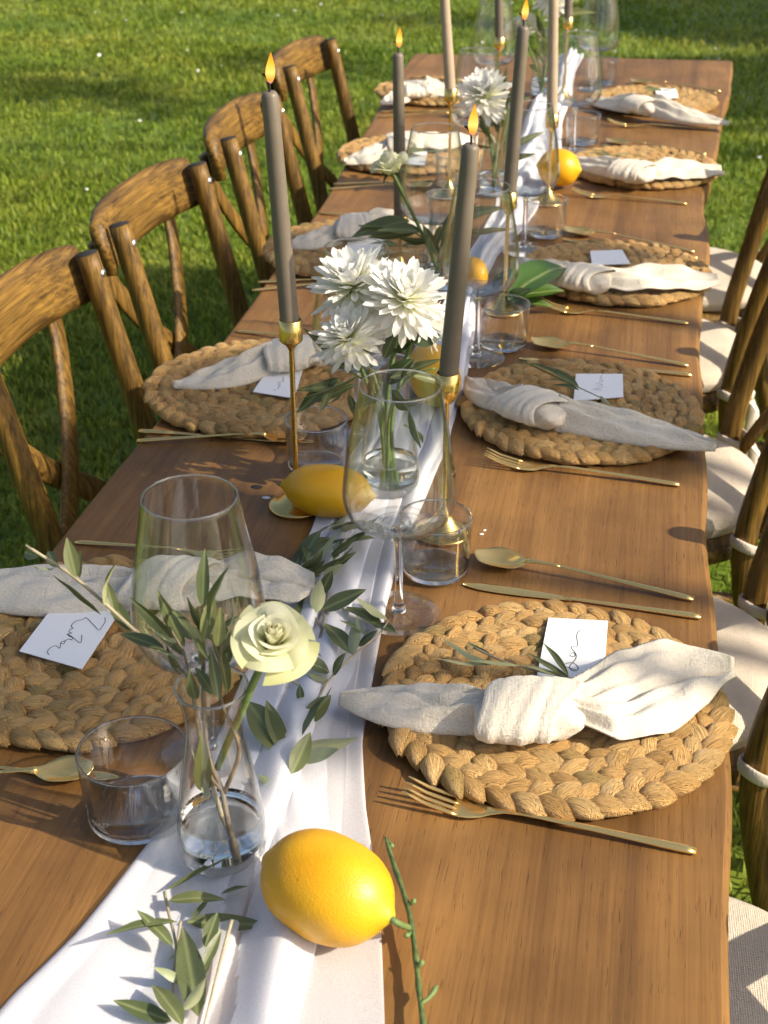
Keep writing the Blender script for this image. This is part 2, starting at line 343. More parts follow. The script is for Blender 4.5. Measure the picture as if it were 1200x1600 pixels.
def tube(pts, radii, n=10, flat=None, cap=True, up=None):
    """flat: (width factor, thickness factor); rings around a polyline"""
    v = []; f = []; L = len(pts); pts = [Vector(p) for p in pts]; prev = None
    for i, p in enumerate(pts):
        t = (pts[min(i+1, L-1)]-pts[max(i-1, 0)]).normalized()
        if prev is None:
            u0 = Vector(up) if up else (Vector((0, 0, 1)) if abs(t.z) < .8 else Vector((0, 1, 0)))
            a = (u0-t*u0.dot(t)).normalized()
        else:
            a = (prev-t*prev.dot(t)).normalized()
        prev = a; b = t.cross(a); r = radii[i] if hasattr(radii, '__len__') else radii
        fw, ft = flat or (1, 1)
        for k in range(n):
            an = 2*math.pi*k/n; v.append(p+a*(r*ft*math.cos(an))+b*(r*fw*math.sin(an)))
    for i in range(L-1):
        for k in range(n): f.append((i*n+k, i*n+(k+1) % n, (i+1)*n+(k+1) % n, (i+1)*n+k))
    if cap: f.append(tuple(range(n))[::-1]); f.append(tuple(range((L-1)*n, L*n)))
    return v, f
def rbox(sx, sy, sz, bev=.004, seg=2, loc=(0, 0, 0)):
    bm = bmesh.new(); bmesh.ops.create_cube(bm, size=1)
    for v in bm.verts: v.co = Vector((v.co.x*sx, v.co.y*sy, v.co.z*sz))
    bmesh.ops.bevel(bm, geom=bm.edges[:], offset=bev, segments=seg, affect='EDGES', profile=.5)
    vs = [v.co+Vector(loc) for v in bm.verts]; bm.verts.index_update(); fs = [tuple(v.index for v in fc.verts) for fc in bm.faces]; bm.free()
    return vs, fs
def join(*parts):
    v = []; f = []
    for a, b in parts:
        o = len(v); v += list(a); f += [tuple(i+o for i in x) for x in b]
    return v, f
def fix_normals(me):
    bm = bmesh.new(); bm.from_mesh(me); bmesh.ops.recalc_face_normals(bm, faces=bm.faces); bm.to_mesh(me); bm.free(); return me
def frame(x, up):                 # rotation matrix with local x along x, local z near up
    x = Vector(x).normalized(); z = Vector(up); z = (z-x*z.dot(x))
    z = z.normalized() if z.length > 1e-5 else x.orthogonal().normalized(); y = z.cross(x)
    return Matrix((x, y, z)).transposed()
def place(loc, rot3, s=(1, 1, 1)):
    return Matrix.Translation(Vector(loc)) @ rot3.to_4x4() @ Matrix.Diagonal((*s, 1))

# ------------------------------------------------------------------ lawn
def lawn():
    me = mesh('lawn', [(-80, -60, 0), (80, -60, 0), (80, 100, 0), (-80, 100, 0)], [(0, 1, 2, 3)], M['ground'], False)
    g = obj('lawn', me); g['kind'] = 'structure'
    rs = np.random.RandomState(3)
    # blade roots, denser close by; area under and round the view
    pts = []
    def field(x0, x1, y0, y1, dens):
        n = int((x1-x0)*(y1-y0)*dens); pts.append(np.stack([rs.uniform(x0, x1, n), rs.uniform(y0, y1, n)], 1))
    field(-3.2, -.75, 1.6, 5.2, 9500); field(-5.6, 2.2, 5.2, 8.2, 4400); field(.15, 1.7, 1.2, 5.2, 7500)
    field(-7.5, 4.2, 8.2, 13, 2100); field(-5.5, -3.2, 2.2, 5.2, 3600)
    p = np.concatenate(pts)
    # clumping: drop roots where a cheap value pattern is low
    c = np.sin(p[:, 0]*9.1+np.sin(p[:, 1]*5.3)*2)+np.sin(p[:, 1]*8.3+np.sin(p[:, 0]*6.1)*2.3)
    p = p[(c+rs.uniform(-2.6, 2.6, len(p))) > -2.4]; n = len(p)
    h = rs.uniform(.016, .044, n)*(1+.3*np.sin(p[:, 0]*3.1)*np.sin(p[:, 1]*2.3)); az = rs.uniform(0, 2*np.pi, n); wd = rs.uniform(.0016, .0034, n)*(1+np.clip(p[:, 1]-5, 0, 8)*.14)
    lean = rs.uniform(.1, .95, n)*h; ang2 = az+rs.uniform(-.6, .6, n)
    sx, sy = -np.sin(az), np.cos(az); dx, dy = np.cos(ang2)*lean, np.sin(ang2)*lean
    V = np.zeros((n, 5, 3), np.float32)
    V[:, 0, 0] = p[:, 0]-sx*wd; V[:, 0, 1] = p[:, 1]-sy*wd; V[:, 1, 0] = p[:, 0]+sx*wd; V[:, 1, 1] = p[:, 1]+sy*wd
    mx, my = p[:, 0]+dx*.38, p[:, 1]+dy*.38
    V[:, 2, 0] = mx+sx*wd*.8; V[:, 2, 1] = my+sy*wd*.8; V[:, 2, 2] = h*.62; V[:, 3, 0] = mx-sx*wd*.8; V[:, 3, 1] = my-sy*wd*.8; V[:, 3, 2] = h*.62
    V[:, 4, 0] = p[:, 0]+dx; V[:, 4, 1] = p[:, 1]+dy; V[:, 4, 2] = h*(1-.25*lean/h)
    me = bpy.data.meshes.new('grass'); me.vertices.add(n*5); me.vertices.foreach_set('co', V.ravel())
    b = np.arange(n)[:, None]*5
    loops = np.concatenate([b+np.array([[0, 1, 2, 3]]), b+np.array([[3, 2, 4]])], 1).astype(np.int32)
    me.loops.add(n*7); me.loops.foreach_set('vertex_index', loops.ravel())
    me.polygons.add(n*2); st = (np.arange(n)[:, None]*7+np.array([[0, 4]])).ravel().astype(np.int32)
    me.polygons.foreach_set('loop_start', st); me.update(calc_edges=True); me.validate()
    a = me.attributes.new('tint', 'FLOAT_COLOR', 'POINT')
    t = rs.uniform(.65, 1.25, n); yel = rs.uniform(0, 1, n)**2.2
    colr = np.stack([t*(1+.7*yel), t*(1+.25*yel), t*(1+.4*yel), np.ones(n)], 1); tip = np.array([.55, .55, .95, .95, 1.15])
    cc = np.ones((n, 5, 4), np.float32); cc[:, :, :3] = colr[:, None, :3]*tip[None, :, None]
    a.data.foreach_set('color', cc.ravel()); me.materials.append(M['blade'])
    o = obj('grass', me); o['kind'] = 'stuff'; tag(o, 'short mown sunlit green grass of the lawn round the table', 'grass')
    # daisies and fallen petals, far too small to tell apart singly
    v, f = [], []
    for k in range(110):
        x, y = rs.uniform(-5, 1.4), rs.uniform(3, 11.5)
        r = rs.uniform(.005, .011); z = rs.uniform(.03, .05); o_ = len(v); tl = Vector((rs.uniform(-.5, .5), rs.uniform(-.9, .1), 1)).normalized(); A = tl.orthogonal().normalized(); B = tl.cross(A)
        v.append(Vector((x, y, z+.003)))
        for q in range(7): an = q/7*2*math.pi; v.append(Vector((x, y, z))+A*(r*math.cos(an))+B*(r*math.sin(an)))
        f += [(o_, o_+1+q, o_+1+(q+1) % 7) for q in range(7)]
    o = obj('lawn_daisies', mesh('lawn_daisies', v, f, M['daisy'])); o['kind'] = 'stuff'; tag(o, 'tiny white daisies scattered through the lawn grass', 'daisies')
lawn()

# ------------------------------------------------------------------ trees that shade the lawn and table (stand outside the view)
def tree(label, base, trunk_h, clumps, leaf=.06, per=420, seed=1, group=None):
    rs = np.random.RandomState(seed); t = thing('garden_tree', label, 'tree', base, 0, group)
    top = Vector((0, 0, trunk_h)); parts = [tube(smooth_pts([(0, 0, -.1), (.05, .03, trunk_h*.5), top], 10), [.16-.008*i for i in range(10)], 10)]
    V, F = [], []
    for (c, r) in clumps:
        c = Vector(c)-Vector(base); mid = top.lerp(c, .5)+Vector((0, 0, .12))
        parts.append(tube(smooth_pts([top-Vector((0, 0, .3)), mid, c], 8), [.05-.005*i for i in range(8)], 6))
        for k in range(per):
            d = Vector(rs.normal(size=3)); d = d.normalized()*(rs.uniform(0, 1)**.45); q = c+Vector((d.x*r[0], d.y*r[1], d.z*r[2]))
            x = Vector(rs.normal(size=3)).normalized(); y = x.orthogonal().normalized(); y = (Quaternion(x, rs.uniform(0, 6.28)) @ y); s = leaf*rs.uniform(.6, 1.3); o_ = len(V)
            V += [q-x*s, q+y*s*.45, q+x*s, q-y*s*.45]; F.append((o_, o_+1, o_+2, o_+3))
    v, f = join(*parts); obj('trunk', mesh('trunk', v, f, M['bark']), t); obj('crown', mesh('crown', V, F, M['crown'], False), t)
    return t
def toward_sun(p, d): return Vector(p)+SUN*d
sh = []
# shade lies on: the second setting on the cushion side, the settings opposite, the middle of the near table half
for (x, y, d, r) in [(-.05, 1.60, 4.3, (.17, .17, .17)), (-.20, 1.68, 4.5, (.13, .13, .13)), (-.47, .98, 5.0, (.19, .20, .19)), (-.40, 1.55, 4.7, (.13, .13, .13)), (-.42, 1.19, 4.9, (.13, .13, .13)), (-.42, 2.12, 4.9, (.16, .13, .16)), (-.15, 2.2, 4.4, (.10, .10, .10))]:
    sh.append((toward_sun((x, y, ZT+.02), d), r))
tree('slim garden tree with low leafy boughs shading the dinner table', (5.6, .6, 0), 2.6, sh, .05, 300, 5)
sh = []
for k in range(26):
    gx, gy = rnd.uniform(.2, 2.6), rnd.uniform(7.0, 12.5); sh.append((toward_sun((gx, gy, 0), rnd.uniform(7, 9)), (.55, .6, .5)))
tree('broad garden tree shading the lawn past the table end', (8.0, 8.2, 0), 3.0, sh, .15, 700, 6)
sh = []
for (gx, gy, r) in [(-3.3, 6.9, .5), (-2.6, 6.6, .45), (-2.0, 7.6, .4), (-3.9, 5.3, .4), (-3.1, 5.0, .3), (-1.3, 9.2, .4)]:
    sh.append((toward_sun((gx, gy, 0), rnd.uniform(10.5, 12)), (r, r*.9, r)))
tree('tall loose crowned tree throwing soft shade across the open lawn', (8.4, 5.4, 0), 4.6, sh, .09, 130, 7)

# ------------------------------------------------------------------ table
EDGE_R = [(.30, .100), (.652, .104), (.96, .110), (1.36, .100), (1.675, .096), (2.0, .102), (2.268, .113), (2.4, .120), (2.533, .111), (3.027, .144), (3.6, .185), (4.03, .212)]
EDGE_L = [(.30, -.575), (1.019, -.574), (1.536, -.574), (1.929, -.572), (2.574, -.597), (3.0, -.625), (3.398, -.654), (3.97, -.680)]
def edge(t, y): return interp([a for a, b in t], [b for a, b in t], y)
def build_table():
    t = thing('dining_table', 'long narrow dark oiled wooden banquet table with wavy natural edges', 'table', (0, 0, 0))
    n, th = 90, .038; v = []
    sec = [(0, -th), (-.0, -.006), (.0015, -.002), (.005, 0)]       # right edge going in
    for i in range(n):
        s = i/(n-1); 
        row = []
        y0 = .30+s*3.67
        yr = .30+s*3.73; yl = .30+s*3.67
        xr = edge(EDGE_R, yr)+.0025*math.sin(yr*9)+.0015*math.sin(yr*23); xl = edge(EDGE_L, yl)+.0025*math.sin(yl*8+1)
        ring = [(xl, yl, ZT-th), (xl-.001, yl, ZT-.007), (xl+.0015, yl, ZT-.002), (xl+.005, yl, ZT)]
        for k in range(1, 8): a = k/8; ring.append((xl+(xr-xl)*a, yl+(yr-yl)*a, ZT))
        ring += [(xr-.005, yr, ZT), (xr-.0015, yr, ZT-.002), (xr+.001, yr, ZT-.007), (xr, yr, ZT-th)]
        v += ring
    m = len(ring); f = [(i*m+j, (i+1)*m+j, (i+1)*m+(j+1) % m, i*m+(j+1) % m) for i in range(n-1) for j in range(m)]
    f = [x[::-1] for x in f]
    f += [tuple(range(m)), tuple(range((n-1)*m, n*m))[::-1]]
    me = mesh('table_top', v, f, M['table']); me.polygons.foreach_set('use_smooth', [False]*len(me.polygons)); obj('table_top', me, t)
    for sx, x in (('l', -.49), ('r', .02)):
        for y in (.62, 3.5):
            a, b = rbox(.075, .075, ZT-.04, .006, 2, (x+(.03 if y > 2 else 0)*(1 if x > -.2 else -1.6), y, (ZT-.04)/2)); obj('leg', mesh('leg', a, b, M['chair_v'], False), t)
    for x in (-.49, .02):
        a, b = rbox(.028, 2.78, .09, .004, 2, (x, 2.06, ZT-.038-.0455)); obj('apron', mesh('apron', a, b, M['chair_h'], False), t)
    for y in (.62, 3.5):
        a, b = rbox(.40, .028, .09, .004, 2, (-.235, y, ZT-.038-.0455)); obj('apron', mesh('apron', a, b, M['chair_h'], False), t)
    # knot hole
    kx = P(401, 761); a, b = lathe([(.0001, .0009), (.004, .0008), (.0062, .0002)], 14); o = obj('knot', mesh('knot', a, b, M['dark']), t, place(kx, Matrix.Identity(3), (1.15, .9, 1)))
build_table()

# ------------------------------------------------------------------ runner
RUN = [(1700, -75, 612), (1600, 0, 604), (1500, 92, 599), (1400, 172, 596), (1330, 228, 590), (1250, 290, 581), (1150, 345, 578), (1050, 395, 592), (950, 438, 602), (850, 474, 622), (780, 497, 664), (700, 560, 704), (650, 592, 717), (560, 640, 731), (480, 690, 748), (400, 735, 778), (330, 768, 838), (270, 790, 868), (200, 816, 880), (140, 845, 893), (93, 872, 908)]
def build_runner():
    ys, xl, xr = [], [], []
    for py, a, b in RUN:
        A, B = P(a, py), P(b, py); y = (A.y+B.y)/2; ys.append(y); xl.append(A.x+(0)); xr.append(B.x)
    nv, nu = 420, 150; V = []; y0, y1 = ys[0]-.04, 4.03
    K = 4.6
    for i in range(nv):
        y = y0+(y1-y0)*i/(nv-1); yc = min(max(y, ys[0]), ys[-1]); L, Rr = interp(ys, xl, yc), interp(ys, xr, yc); W = Rr-L
        g = min(1.0, .10/W)          # gathered where narrow
        for j in range(nu):
            u = j/(nu-1)
            ph = 2*math.pi*(K*u+.38*math.sin(y*3.1+u*2.2)+.16*math.sin(y*7.3+u*5)+.07*math.sin(y*17+3*u))
            amp = (.030*W+.004)*(.55+.45*math.sin(y*2.3+u*7+1)**2)*math.sin(math.pi*u)**.5
            x = L+W*u+amp*1.25*math.sin(ph)
            hh = (.0045+.007*g)*(.5+.5*math.sin(y*4.1+u*9))
            z = .0022+hh*(1+math.cos(ph-.9))*.8*math.sin(math.pi*min(1, max(0, u)))**.4+.0009*math.sin(y*60+u*40+3*math.sin(u*11))*g*math.sin(math.pi*u)
            # one long rising crease by the near lemon
            z += .009*math.exp(-((u-.66-.06*math.sin(y*5))/.035)**2)*max(0, min(1, (.78-y)/.12))
            x = min(max(x, L-.001), Rr+.001)
            V.append((x+.004*math.sin(y*11+u), y, ZT+z))
    F = grid_faces(nv, nu); t = thing('table_runner', 'sheer white chiffon table runner gathered in folds down the wooden table', 'table runner', (0, 0, 0))
    obj('under_layer', mesh('under_layer', V, F, M['chiffon']), t)
    F2 = []
    for (a, b, c, d) in F:
        i, j = divmod(a, nu); y, u = V[a][1], j/(nu-1)
        lo = .40-.05*math.sin(y*9); hi = lo+max(0, .17-.9*max(0, y-.60))
        right = .80+.05*math.sin(y*6)
        if (y < .74 and lo < u < hi) or (y < 1.05 and u > right+.25*max(0, y-.9)): continue
        F2.append((a, b, c, d))
    used = sorted({k for f in F2 for k in f}); ix = {k: q for q, k in enumerate(used)}
    V2 = [(V[k][0]+.0012*math.sin(V[k][1]*31), V[k][1], V[k][2]+.0016+.0012*math.sin(V[k][1]*13+V[k][0]*60)) for k in used]
    obj('folded_layer', mesh('folded_layer', V2, [tuple(ix[k] for k in f) for f in F2], M['chiffon']), t)
build_runner()

# ------------------------------------------------------------------ names used in the labels
ORD = ['first', 'second', 'third', 'fourth', 'fifth']
def where(side, i): return ORD[i]+' from the twig lemon, '+('cushion side' if side == 'R' else 'opposite the cushions')
MAT_R = [(-.037, .972), (-.054, 1.589), (-.033, 2.134), (-.006, 2.80), (.004, 3.436)]
MAT_L = [(-.465, .974), (-.467, 1.583), (-.470, 2.17), (-.487, 2.81), (-.530, 3.437)]
MR = .152; MZ = .0175              # placemat radius and thickness

# ------------------------------------------------------------------ placemats
def lobe_mesh(seed):
    """one bulging turn of the plait: pointed ends dive under the neighbours, sides roll down"""
    rs = random.Random(seed); nu, nv = 11, 13; v = []
    a1, a3, tw, sk = rs.uniform(-.22, .22), rs.uniform(0, 6), rs.uniform(-.9, .9), rs.uniform(-.25, .25)
    for i in range(nu):
        u = -1+2*i/(nu-1); wd = max(.09, (1-abs(u+sk*(1-u*u)*.5)**1.9))**.86
        for j in range(nv):
            a = R_(-38+256*j/(nv-1)); r = 1+.05*math.sin(a*7+a3+tw*u)+.035*math.sin(a*12+a3*2)
            v.append((u*.5, -math.cos(a)*wd*.5*r+a1*u*u*.5, math.sin(a)*wd**.7*r-.75*abs(u)**2.4))
    return fix_normals(mesh('braid_lobe', v, grid_faces(nu, nv, False, False), M['braid']))
LOBES = [lobe_mesh(k) for k in range(9)]
core_v, core_f = lathe([(.0001, .0005), (MR-.014, .0005), (MR-.008, .004), (MR-.012, .0085), (.0001, .0085)], 48)
CORE = mesh('backing', core_v, core_f, M['matback'])
def placemat(i, side):
    x, y = (MAT_R if side == 'R' else MAT_L)[i]
    rs = random.Random(i*2+(side == 'R')); t = thing('woven_placemat', 'round braided straw placemat, '+where(side, i), 'placemat', (x, y, ZT), rs.uniform(0, 6), 'round woven placemats')
    obj('backing', CORE, t)
    for q, rc in enumerate((.1335, .1050, .0765, .0480, .0205)):
        n = max(7, round(2*math.pi*rc/.0202))
        for k in range(n):
            for c in (0, 1):
                an = 2*math.pi*(k+.5*c+rs.uniform(-.1, .1))/n+q*.7; r = rc+(.0072 if c else -.0072)+rs.uniform(-.0012, .0012)
                L = .0425*rs.uniform(.82, 1.2); Wd = .0202*rs.uniform(.78, 1.18)
                sl = (-1 if c else 1)*R_(27+rs.uniform(-10, 10))
                if rc < .03: L *= .8
                ro = Matrix.Rotation(an+math.pi/2+sl, 3, 'Z') @ Matrix.Rotation(R_(-9+rs.uniform(-4, 4)), 3, 'Y') @ Matrix.Rotation(R_(rs.uniform(-8, 8)+(9 if c else -9)), 3, 'X')
                obj('braid_lobe', LOBES[rs.randrange(9)], t, place((r*math.cos(an), r*math.sin(an), .0088+rs.uniform(-.0010, .0012)), ro, (L, Wd, .0080*rs.uniform(.85, 1.15))))
for i in range(5): placemat(i, 'R'); placemat(i, 'L')

# ------------------------------------------------------------------ napkins
def wing_mesh(p0, p1, up, dn, seed, kind, lift=.02, h0=.028):
    """folded cloth from the knot (p0) to the tip (p1); up / dn: half width profiles to either side of the spine"""
    rs = random.Random(seed); N, Mx = 56, 44; p0, p1 = Vector(p0), Vector(p1); d = p1-p0; L = d.length; d.normalize(); e = Vector((-d.y, d.x, 0))
    V = []; c3, c4 = rs.uniform(0, 6), rs.uniform(0, 6); bend = rs.uniform(-.008, .008); ks = [k/(len(up)-1) for k in range(len(up))]
    flip = e.y < 0
    for i in range(N):
        s = i/(N-1); wu, wd = interp(ks, up, s), interp(ks, dn, s); c = p0+d*(L*s)+e*(bend*math.sin(math.pi*s))
        if flip: wu, wd = wd, wu
        top, bot = [], []
        for j in range(Mx):
            t = j/(Mx-1); y = -wd+(wu+wd)*t; tt = 1-t if flip else t         # tt = 0 near side, 1 far side
            ed = min(1, min(t, 1-t)*14)
            if kind == 'leaf':
                z = .004+lift*interp([0, .3, .7, 1], [.5, 1, .95, .45], s)*interp([0, .08, .25, .40, .50, .62, .82, 1], [.22, .55, .80, .52, .14, .42, .92, 1.15], tt)
                z += (1-s)**2*h0*.7*(1-abs(tt-.5)*1.6)
                z += (1-s)**1.4*.0042*math.sin(tt*30+c3+3*s)+.0022*math.sin(s*9+tt*5+c4)+.0014*math.sin(s*21-tt*8+c3)
                z += .0035/(1+math.exp(-(tt-.30-.2*s)*60))-.0035*math.exp(-((tt-.52-.04*math.sin(s*6))/.03)**2)
            else:
                ar = max(0, 1-(abs(tt-.5)*2)**2.4)**.7
                z = .0025+(h0*(1-s)**1.1+.0135*(1-s*.5))*ar*(.85+.15*math.sin(s*5+c4))
                z += ar*((1-s)**1.2*.0050*math.sin(tt*23+c3+s*4)+.0022*math.sin(tt*11+s*8+c4)+.0012*math.sin(s*26+tt*9+c3))
                k = .30+.42*s+.05*math.sin(s*7+c4); z += .0046*min(1, s*5)*(1-s*.8)/(1+math.exp(-(tt-k)*75))-.003*math.exp(-((tt-k+.03)/.022)**2)*ar
            z = max(z, .0016); q = c+e*y; top.append(q+Vector((0, 0, z)))
            if 0 < j < Mx-1: bot.append(q+Vector((0, 0, max(.0003, z-(.0022+(.02 if kind != 'leaf' else 0))))))
        V += top+bot[::-1]
    m = 2*Mx-2; f = [(i*m+j, i*m+(j+1) % m, (i+1)*m+(j+1) % m, (i+1)*m+j) for i in range(N-1) for j in range(m)]; f += [tuple(range(m)), tuple(range((N-1)*m, N*m))[::-1]]
    return V, f
def knot_mesh(rx, ry, rz, seed):
    rs = random.Random(seed); n, m = 40, 44; V = []; a, b = rs.uniform(0, 6), rs.uniform(0, 6)
    for i in range(n):
        s = -1+2*i/(n-1); rr = (1-abs(s)**4.2*.80)**.5*(.86+.14*math.cos(s*1.6))
        for j in range(m):
            th = 2*math.pi*j/m; w_ = 1+.05*math.sin(th*2+s*3.4+a)+.06*math.sin(th*3-s*6+b)+.04*math.sin(th*6+s*9+a)
            V.append((s*rx, ry*rr*w_*math.cos(th), max(rz*rr*w_*math.sin(th), -rz*.93)+rz))
    f = grid_faces(n, m, False, True); f += [tuple(range(m)), tuple(range((n-1)*m, n*m))[::-1]]
    return V, f
def wrap_mesh(rx, ry, rz, seed):
    """the band of cloth pulled over the knot, edges standing proud"""
    rs = random.Random(seed); n, m = 30, 52; a, b = rs.uniform(0, 6), rs.uniform(0, 6); V = []
    for i in range(n):
        s = -1+2*i/(n-1)
        for j in range(m):
            th = math.pi*(-.10+1.20*j/(m-1)); lim = .74+.10*math.sin(th*2+a)+.06*math.sin(th*3+b)
            x = s*lim*rx+.30*rx*math.cos(th)
            g = .10*math.cos(s*1.5)+.020*math.sin(s*8+a+th*.6)+.014*math.sin(s*15+b)+.02*math.sin(th*3+s*2+b)
            g -= .055*math.exp(-((s-.25*math.sin(th+b)-.35)/.07)**2)
            edge_ = -.10*max(0, abs(s)-.93)/.07
            r = 1.02+g+edge_
            V.append((x, ry*r*math.cos(th), max(-rz*.98, rz*r*math.sin(th))+rz))
    return V, grid_faces(n, m)
NAP = {('R', 0): ((530, 1085), (828, 1098), (1148, 1044), 'leaf', [.014, .018, .024, .034, .042, .040, .026, .003], [.024, .054, .056, .052, .044, .032, .016, .003], .050, .036),
       ('R', 1): ((728, 588), (838, 628), (1120, 690), 'band', None, None, .046, .034), ('R', 2): ((805, 402), (918, 428), (1124, 436), 'leaf', [.02, .03, .03, .032, .026, .022, .020, .012], [.02, .03, .034, .03, .026, .022, .02, .010], .040, .032),
       ('R', 3): ((886, 245), (990, 262), (1130, 266), 'leaf', [.02, .028, .03, .03, .028, .026, .022, .012], [.02, .03, .03, .03, .028, .024, .02, .01], .046, .036), ('R', 4): ((916, 152), (1005, 160), (1140, 187), 'band', None, None, .042, .034),
       ('L', 0): ((-95, 912), (268, 900), (492, 915), 'leaf', [.02, .026, .026, .024, .022, .022, .024, .010], [.02, .026, .026, .022, .02, .022, .022, .010], .046, .036), ('L', 1): ((270, 596), (455, 545), (560, 530), 'band', None, None, .044, .036), ('L', 2): ((446, 380), (556, 348), (690, 342), 'band', None, None, .044, .038),
       ('L', 3): ((538, 250), (628, 218), (740, 218), 'leaf', [.02, .03, .036, .034, .03, .026, .02, .01], [.02, .03, .034, .03, .028, .024, .018, .01], .048, .042), ('L', 4): ((594, 157), (650, 135), (735, 135), 'band', None, None, .046, .04)}
BAND_U = [.016, .021, .025, .027, .026, .022, .014, .003]
for (sd, i), (a, k, b, kind, up, dn, rx, ry) in NAP.items():
    z = ZT+MZ-.003; K = P(*k, z+.028); K.z = z; A = P(*a, z+.010); B = P(*b, z+.012); A.z = B.z = z
    t = thing('linen_napkin', 'knotted oatmeal linen napkin on the placemat '+where(sd, i), 'napkin', K, 0, 'knotted linen napkins'); s0 = i*7+(3 if sd == 'R' else 0); rs = random.Random(s0)
    ax = (B-A).normalized(); la = K+(A-K).normalized()*rx*.6; lb = K+(B-K).normalized()*rx*.6; kw = rs.uniform(.9, 1.15); wide = 1.35 if sd == 'L' and i in (0, 3) else 1.1
    v, f = wing_mesh(la-K, A-K, [q*kw*wide for q in BAND_U], [q*kw*wide for q in BAND_U], s0, 'band', h0=.020); obj('wing', fix_normals(mesh('wing', v, f, M['linen'])), t)
    v, f = wing_mesh(lb-K, B-K, up or [q*1.12 for q in BAND_U], dn or [q*1.12 for q in BAND_U], s0+1, kind, .021 if i == 0 else .018); obj('wing', fix_normals(mesh('wing', v, f, M['linen'])), t)
    rot = Matrix.Rotation(math.atan2(ax.y, ax.x), 3, 'Z'); v, f = knot_mesh(rx*.92, ry*.88, .0175, s0+2); kn = obj('knot', fix_normals(mesh('knot', v, f, M['linen'])), t, place((0, 0, 0), rot))
    v, f = wrap_mesh(rx*.9, ry*.97, .0198, s0+3); obj('wrap', mesh('wrap', v, f, M['linen']), kn, place((0, 0, 0), Matrix.Rotation(rs.uniform(-.3, -.1), 3, 'Z')))

# ------------------------------------------------------------------ place cards
def strokes_mesh(strokes, r, z, org, up=.0):
    parts = []
    for s in strokes:
        pts = smooth_pts(s, max(6, len(s)*5)); parts.append(tube([Vector((p.x, p.y, z)) for p in pts], r, 5, (1, .35)))
    v, f = join(*parts); return [x-org for x in v], f
def card(sd, i, quad, label, strokes, r=.00034, dz=0):
    z = ZT+MZ+.0025+dz; q = [P(*c, z) for c in quad]; org = sum(q, Vector())/4
    t = thing('place_card', label, 'place card', org, 0, 'white place cards')
    v = [p-org+Vector((0, 0, -.0007)) for p in q]+[p-org for p in q]; f = [(3, 2, 1, 0), (4, 5, 6, 7)]+[(k, (k+1) % 4, 4+(k+1) % 4, 4+k) for k in range(4)]
    me = mesh('paper', v, f, M['card'], False); bm = bmesh.new(); bm.from_mesh(me); bmesh.ops.recalc_face_normals(bm, faces=bm.faces); bm.to_mesh(me); bm.free(); obj('paper', me, t)
    if strokes:
        v, f = strokes_mesh(strokes, r, z+.00025, org); o = obj('lettering', mesh('lettering', v, f, M['ink']), t)
def crop(ox, oy, k, pts): return [P(ox+x/k, oy+y/k, ZT+MZ+.0025) for x, y in pts]
BEN = [crop(820, 940, 8, s) for s in ([(400, 735), (450, 770), (490, 785), (540, 770), (600, 768), (650, 800), (668, 840), (640, 868), (590, 860), (560, 825), (575, 790), (620, 740), (645, 690), (630, 640), (600, 605)],
      [(395, 760), (440, 800), (520, 820), (600, 845), (640, 858)], [(560, 668), (590, 690), (622, 685), (628, 655), (600, 640), (575, 655)], [(600, 605), (580, 575), (600, 558), (640, 572), (660, 545), (655, 480), (652, 420), (680, 365), (735, 340)], [(420, 290), (426, 296)], [(452, 356), (466, 362)])]
LUK = [crop(20, 920, 6.667, s) for s in ([(960, 300), (962, 345), (930, 395), (897, 430), (830, 365), (768, 305), (720, 325), (665, 335), (625, 365), (612, 395), (632, 412)], [(632, 412), (600, 425), (585, 450), (612, 462), (590, 470), (565, 475)],
      [(720, 482), (718, 530), (700, 565), (640, 520), (600, 490), (565, 475), (600, 500), (628, 512), (610, 535)], [(610, 535), (580, 525), (550, 545), (530, 575), (500, 565), (545, 540)], [(500, 565), (495, 600), (485, 622), (450, 595), (410, 605), (375, 635), (362, 665), (378, 690)])]
LUI = [crop(860, 560, 8, s) for s in ([(640, 400), (590, 395), (540, 385), (600, 375), (660, 360)], [(590, 350), (630, 345), (650, 330), (600, 322), (565, 318)], [(600, 300), (640, 295), (650, 275), (615, 270)], [(620, 258), (640, 240), (625, 225), (655, 212)])]
LMO = [crop(380, 540, 8.571, s) for s in ([(530, 420), (545, 440), (525, 450), (540, 480), (525, 488)], [(505, 495), (480, 490), (470, 520), (500, 540), (475, 545), (470, 580)], [(440, 590), (400, 602)], [(650, 360), (690, 380), (640, 395), (670, 420), (720, 440)])]
card('R', 0, [(857, 965), (950, 970), (943, 1066), (838, 1061)], 'white place card reading Ben under an olive sprig', BEN)
card('L', 0, [(108, 915), (184, 960), (128, 1045), (30, 1017)], 'white place card reading Lukas lying askew on the straw', LUK)
card('R', 1, [(900, 584), (973, 584), (974, 620), (896, 626)], 'white place card with tiny script beside the second cushion side napkin', LUI, .00025)
card('L', 1, [(430, 560), (476, 568), (460, 622), (395, 612)], 'white place card behind the brass stem of a lit candlestick', LMO, .0003)
card('R', 2, [(922, 392), (972, 390), (985, 412), (925, 414)], 'white place card half under the third napkin, cushion side', None)
card('L', 2, [(545, 376), (600, 368), (600, 396), (530, 402)], 'white place card behind the white chrysanthemums, third setting opposite the cushions', None)
card('R', 4, [(1022, 138), (1056, 138), (1060, 152), (1030, 155)], 'white place card tucked behind the fifth napkin, cushion side', None)
card('L', 3, [(637, 236), (668, 232), (664, 258), (632, 256)], 'white place card below the single pale rosebud, fourth setting', None)
card('L', 4, [(684, 132), (712, 136), (704, 152), (678, 148)], 'white place card on the fifth placemat opposite the cushions', None)

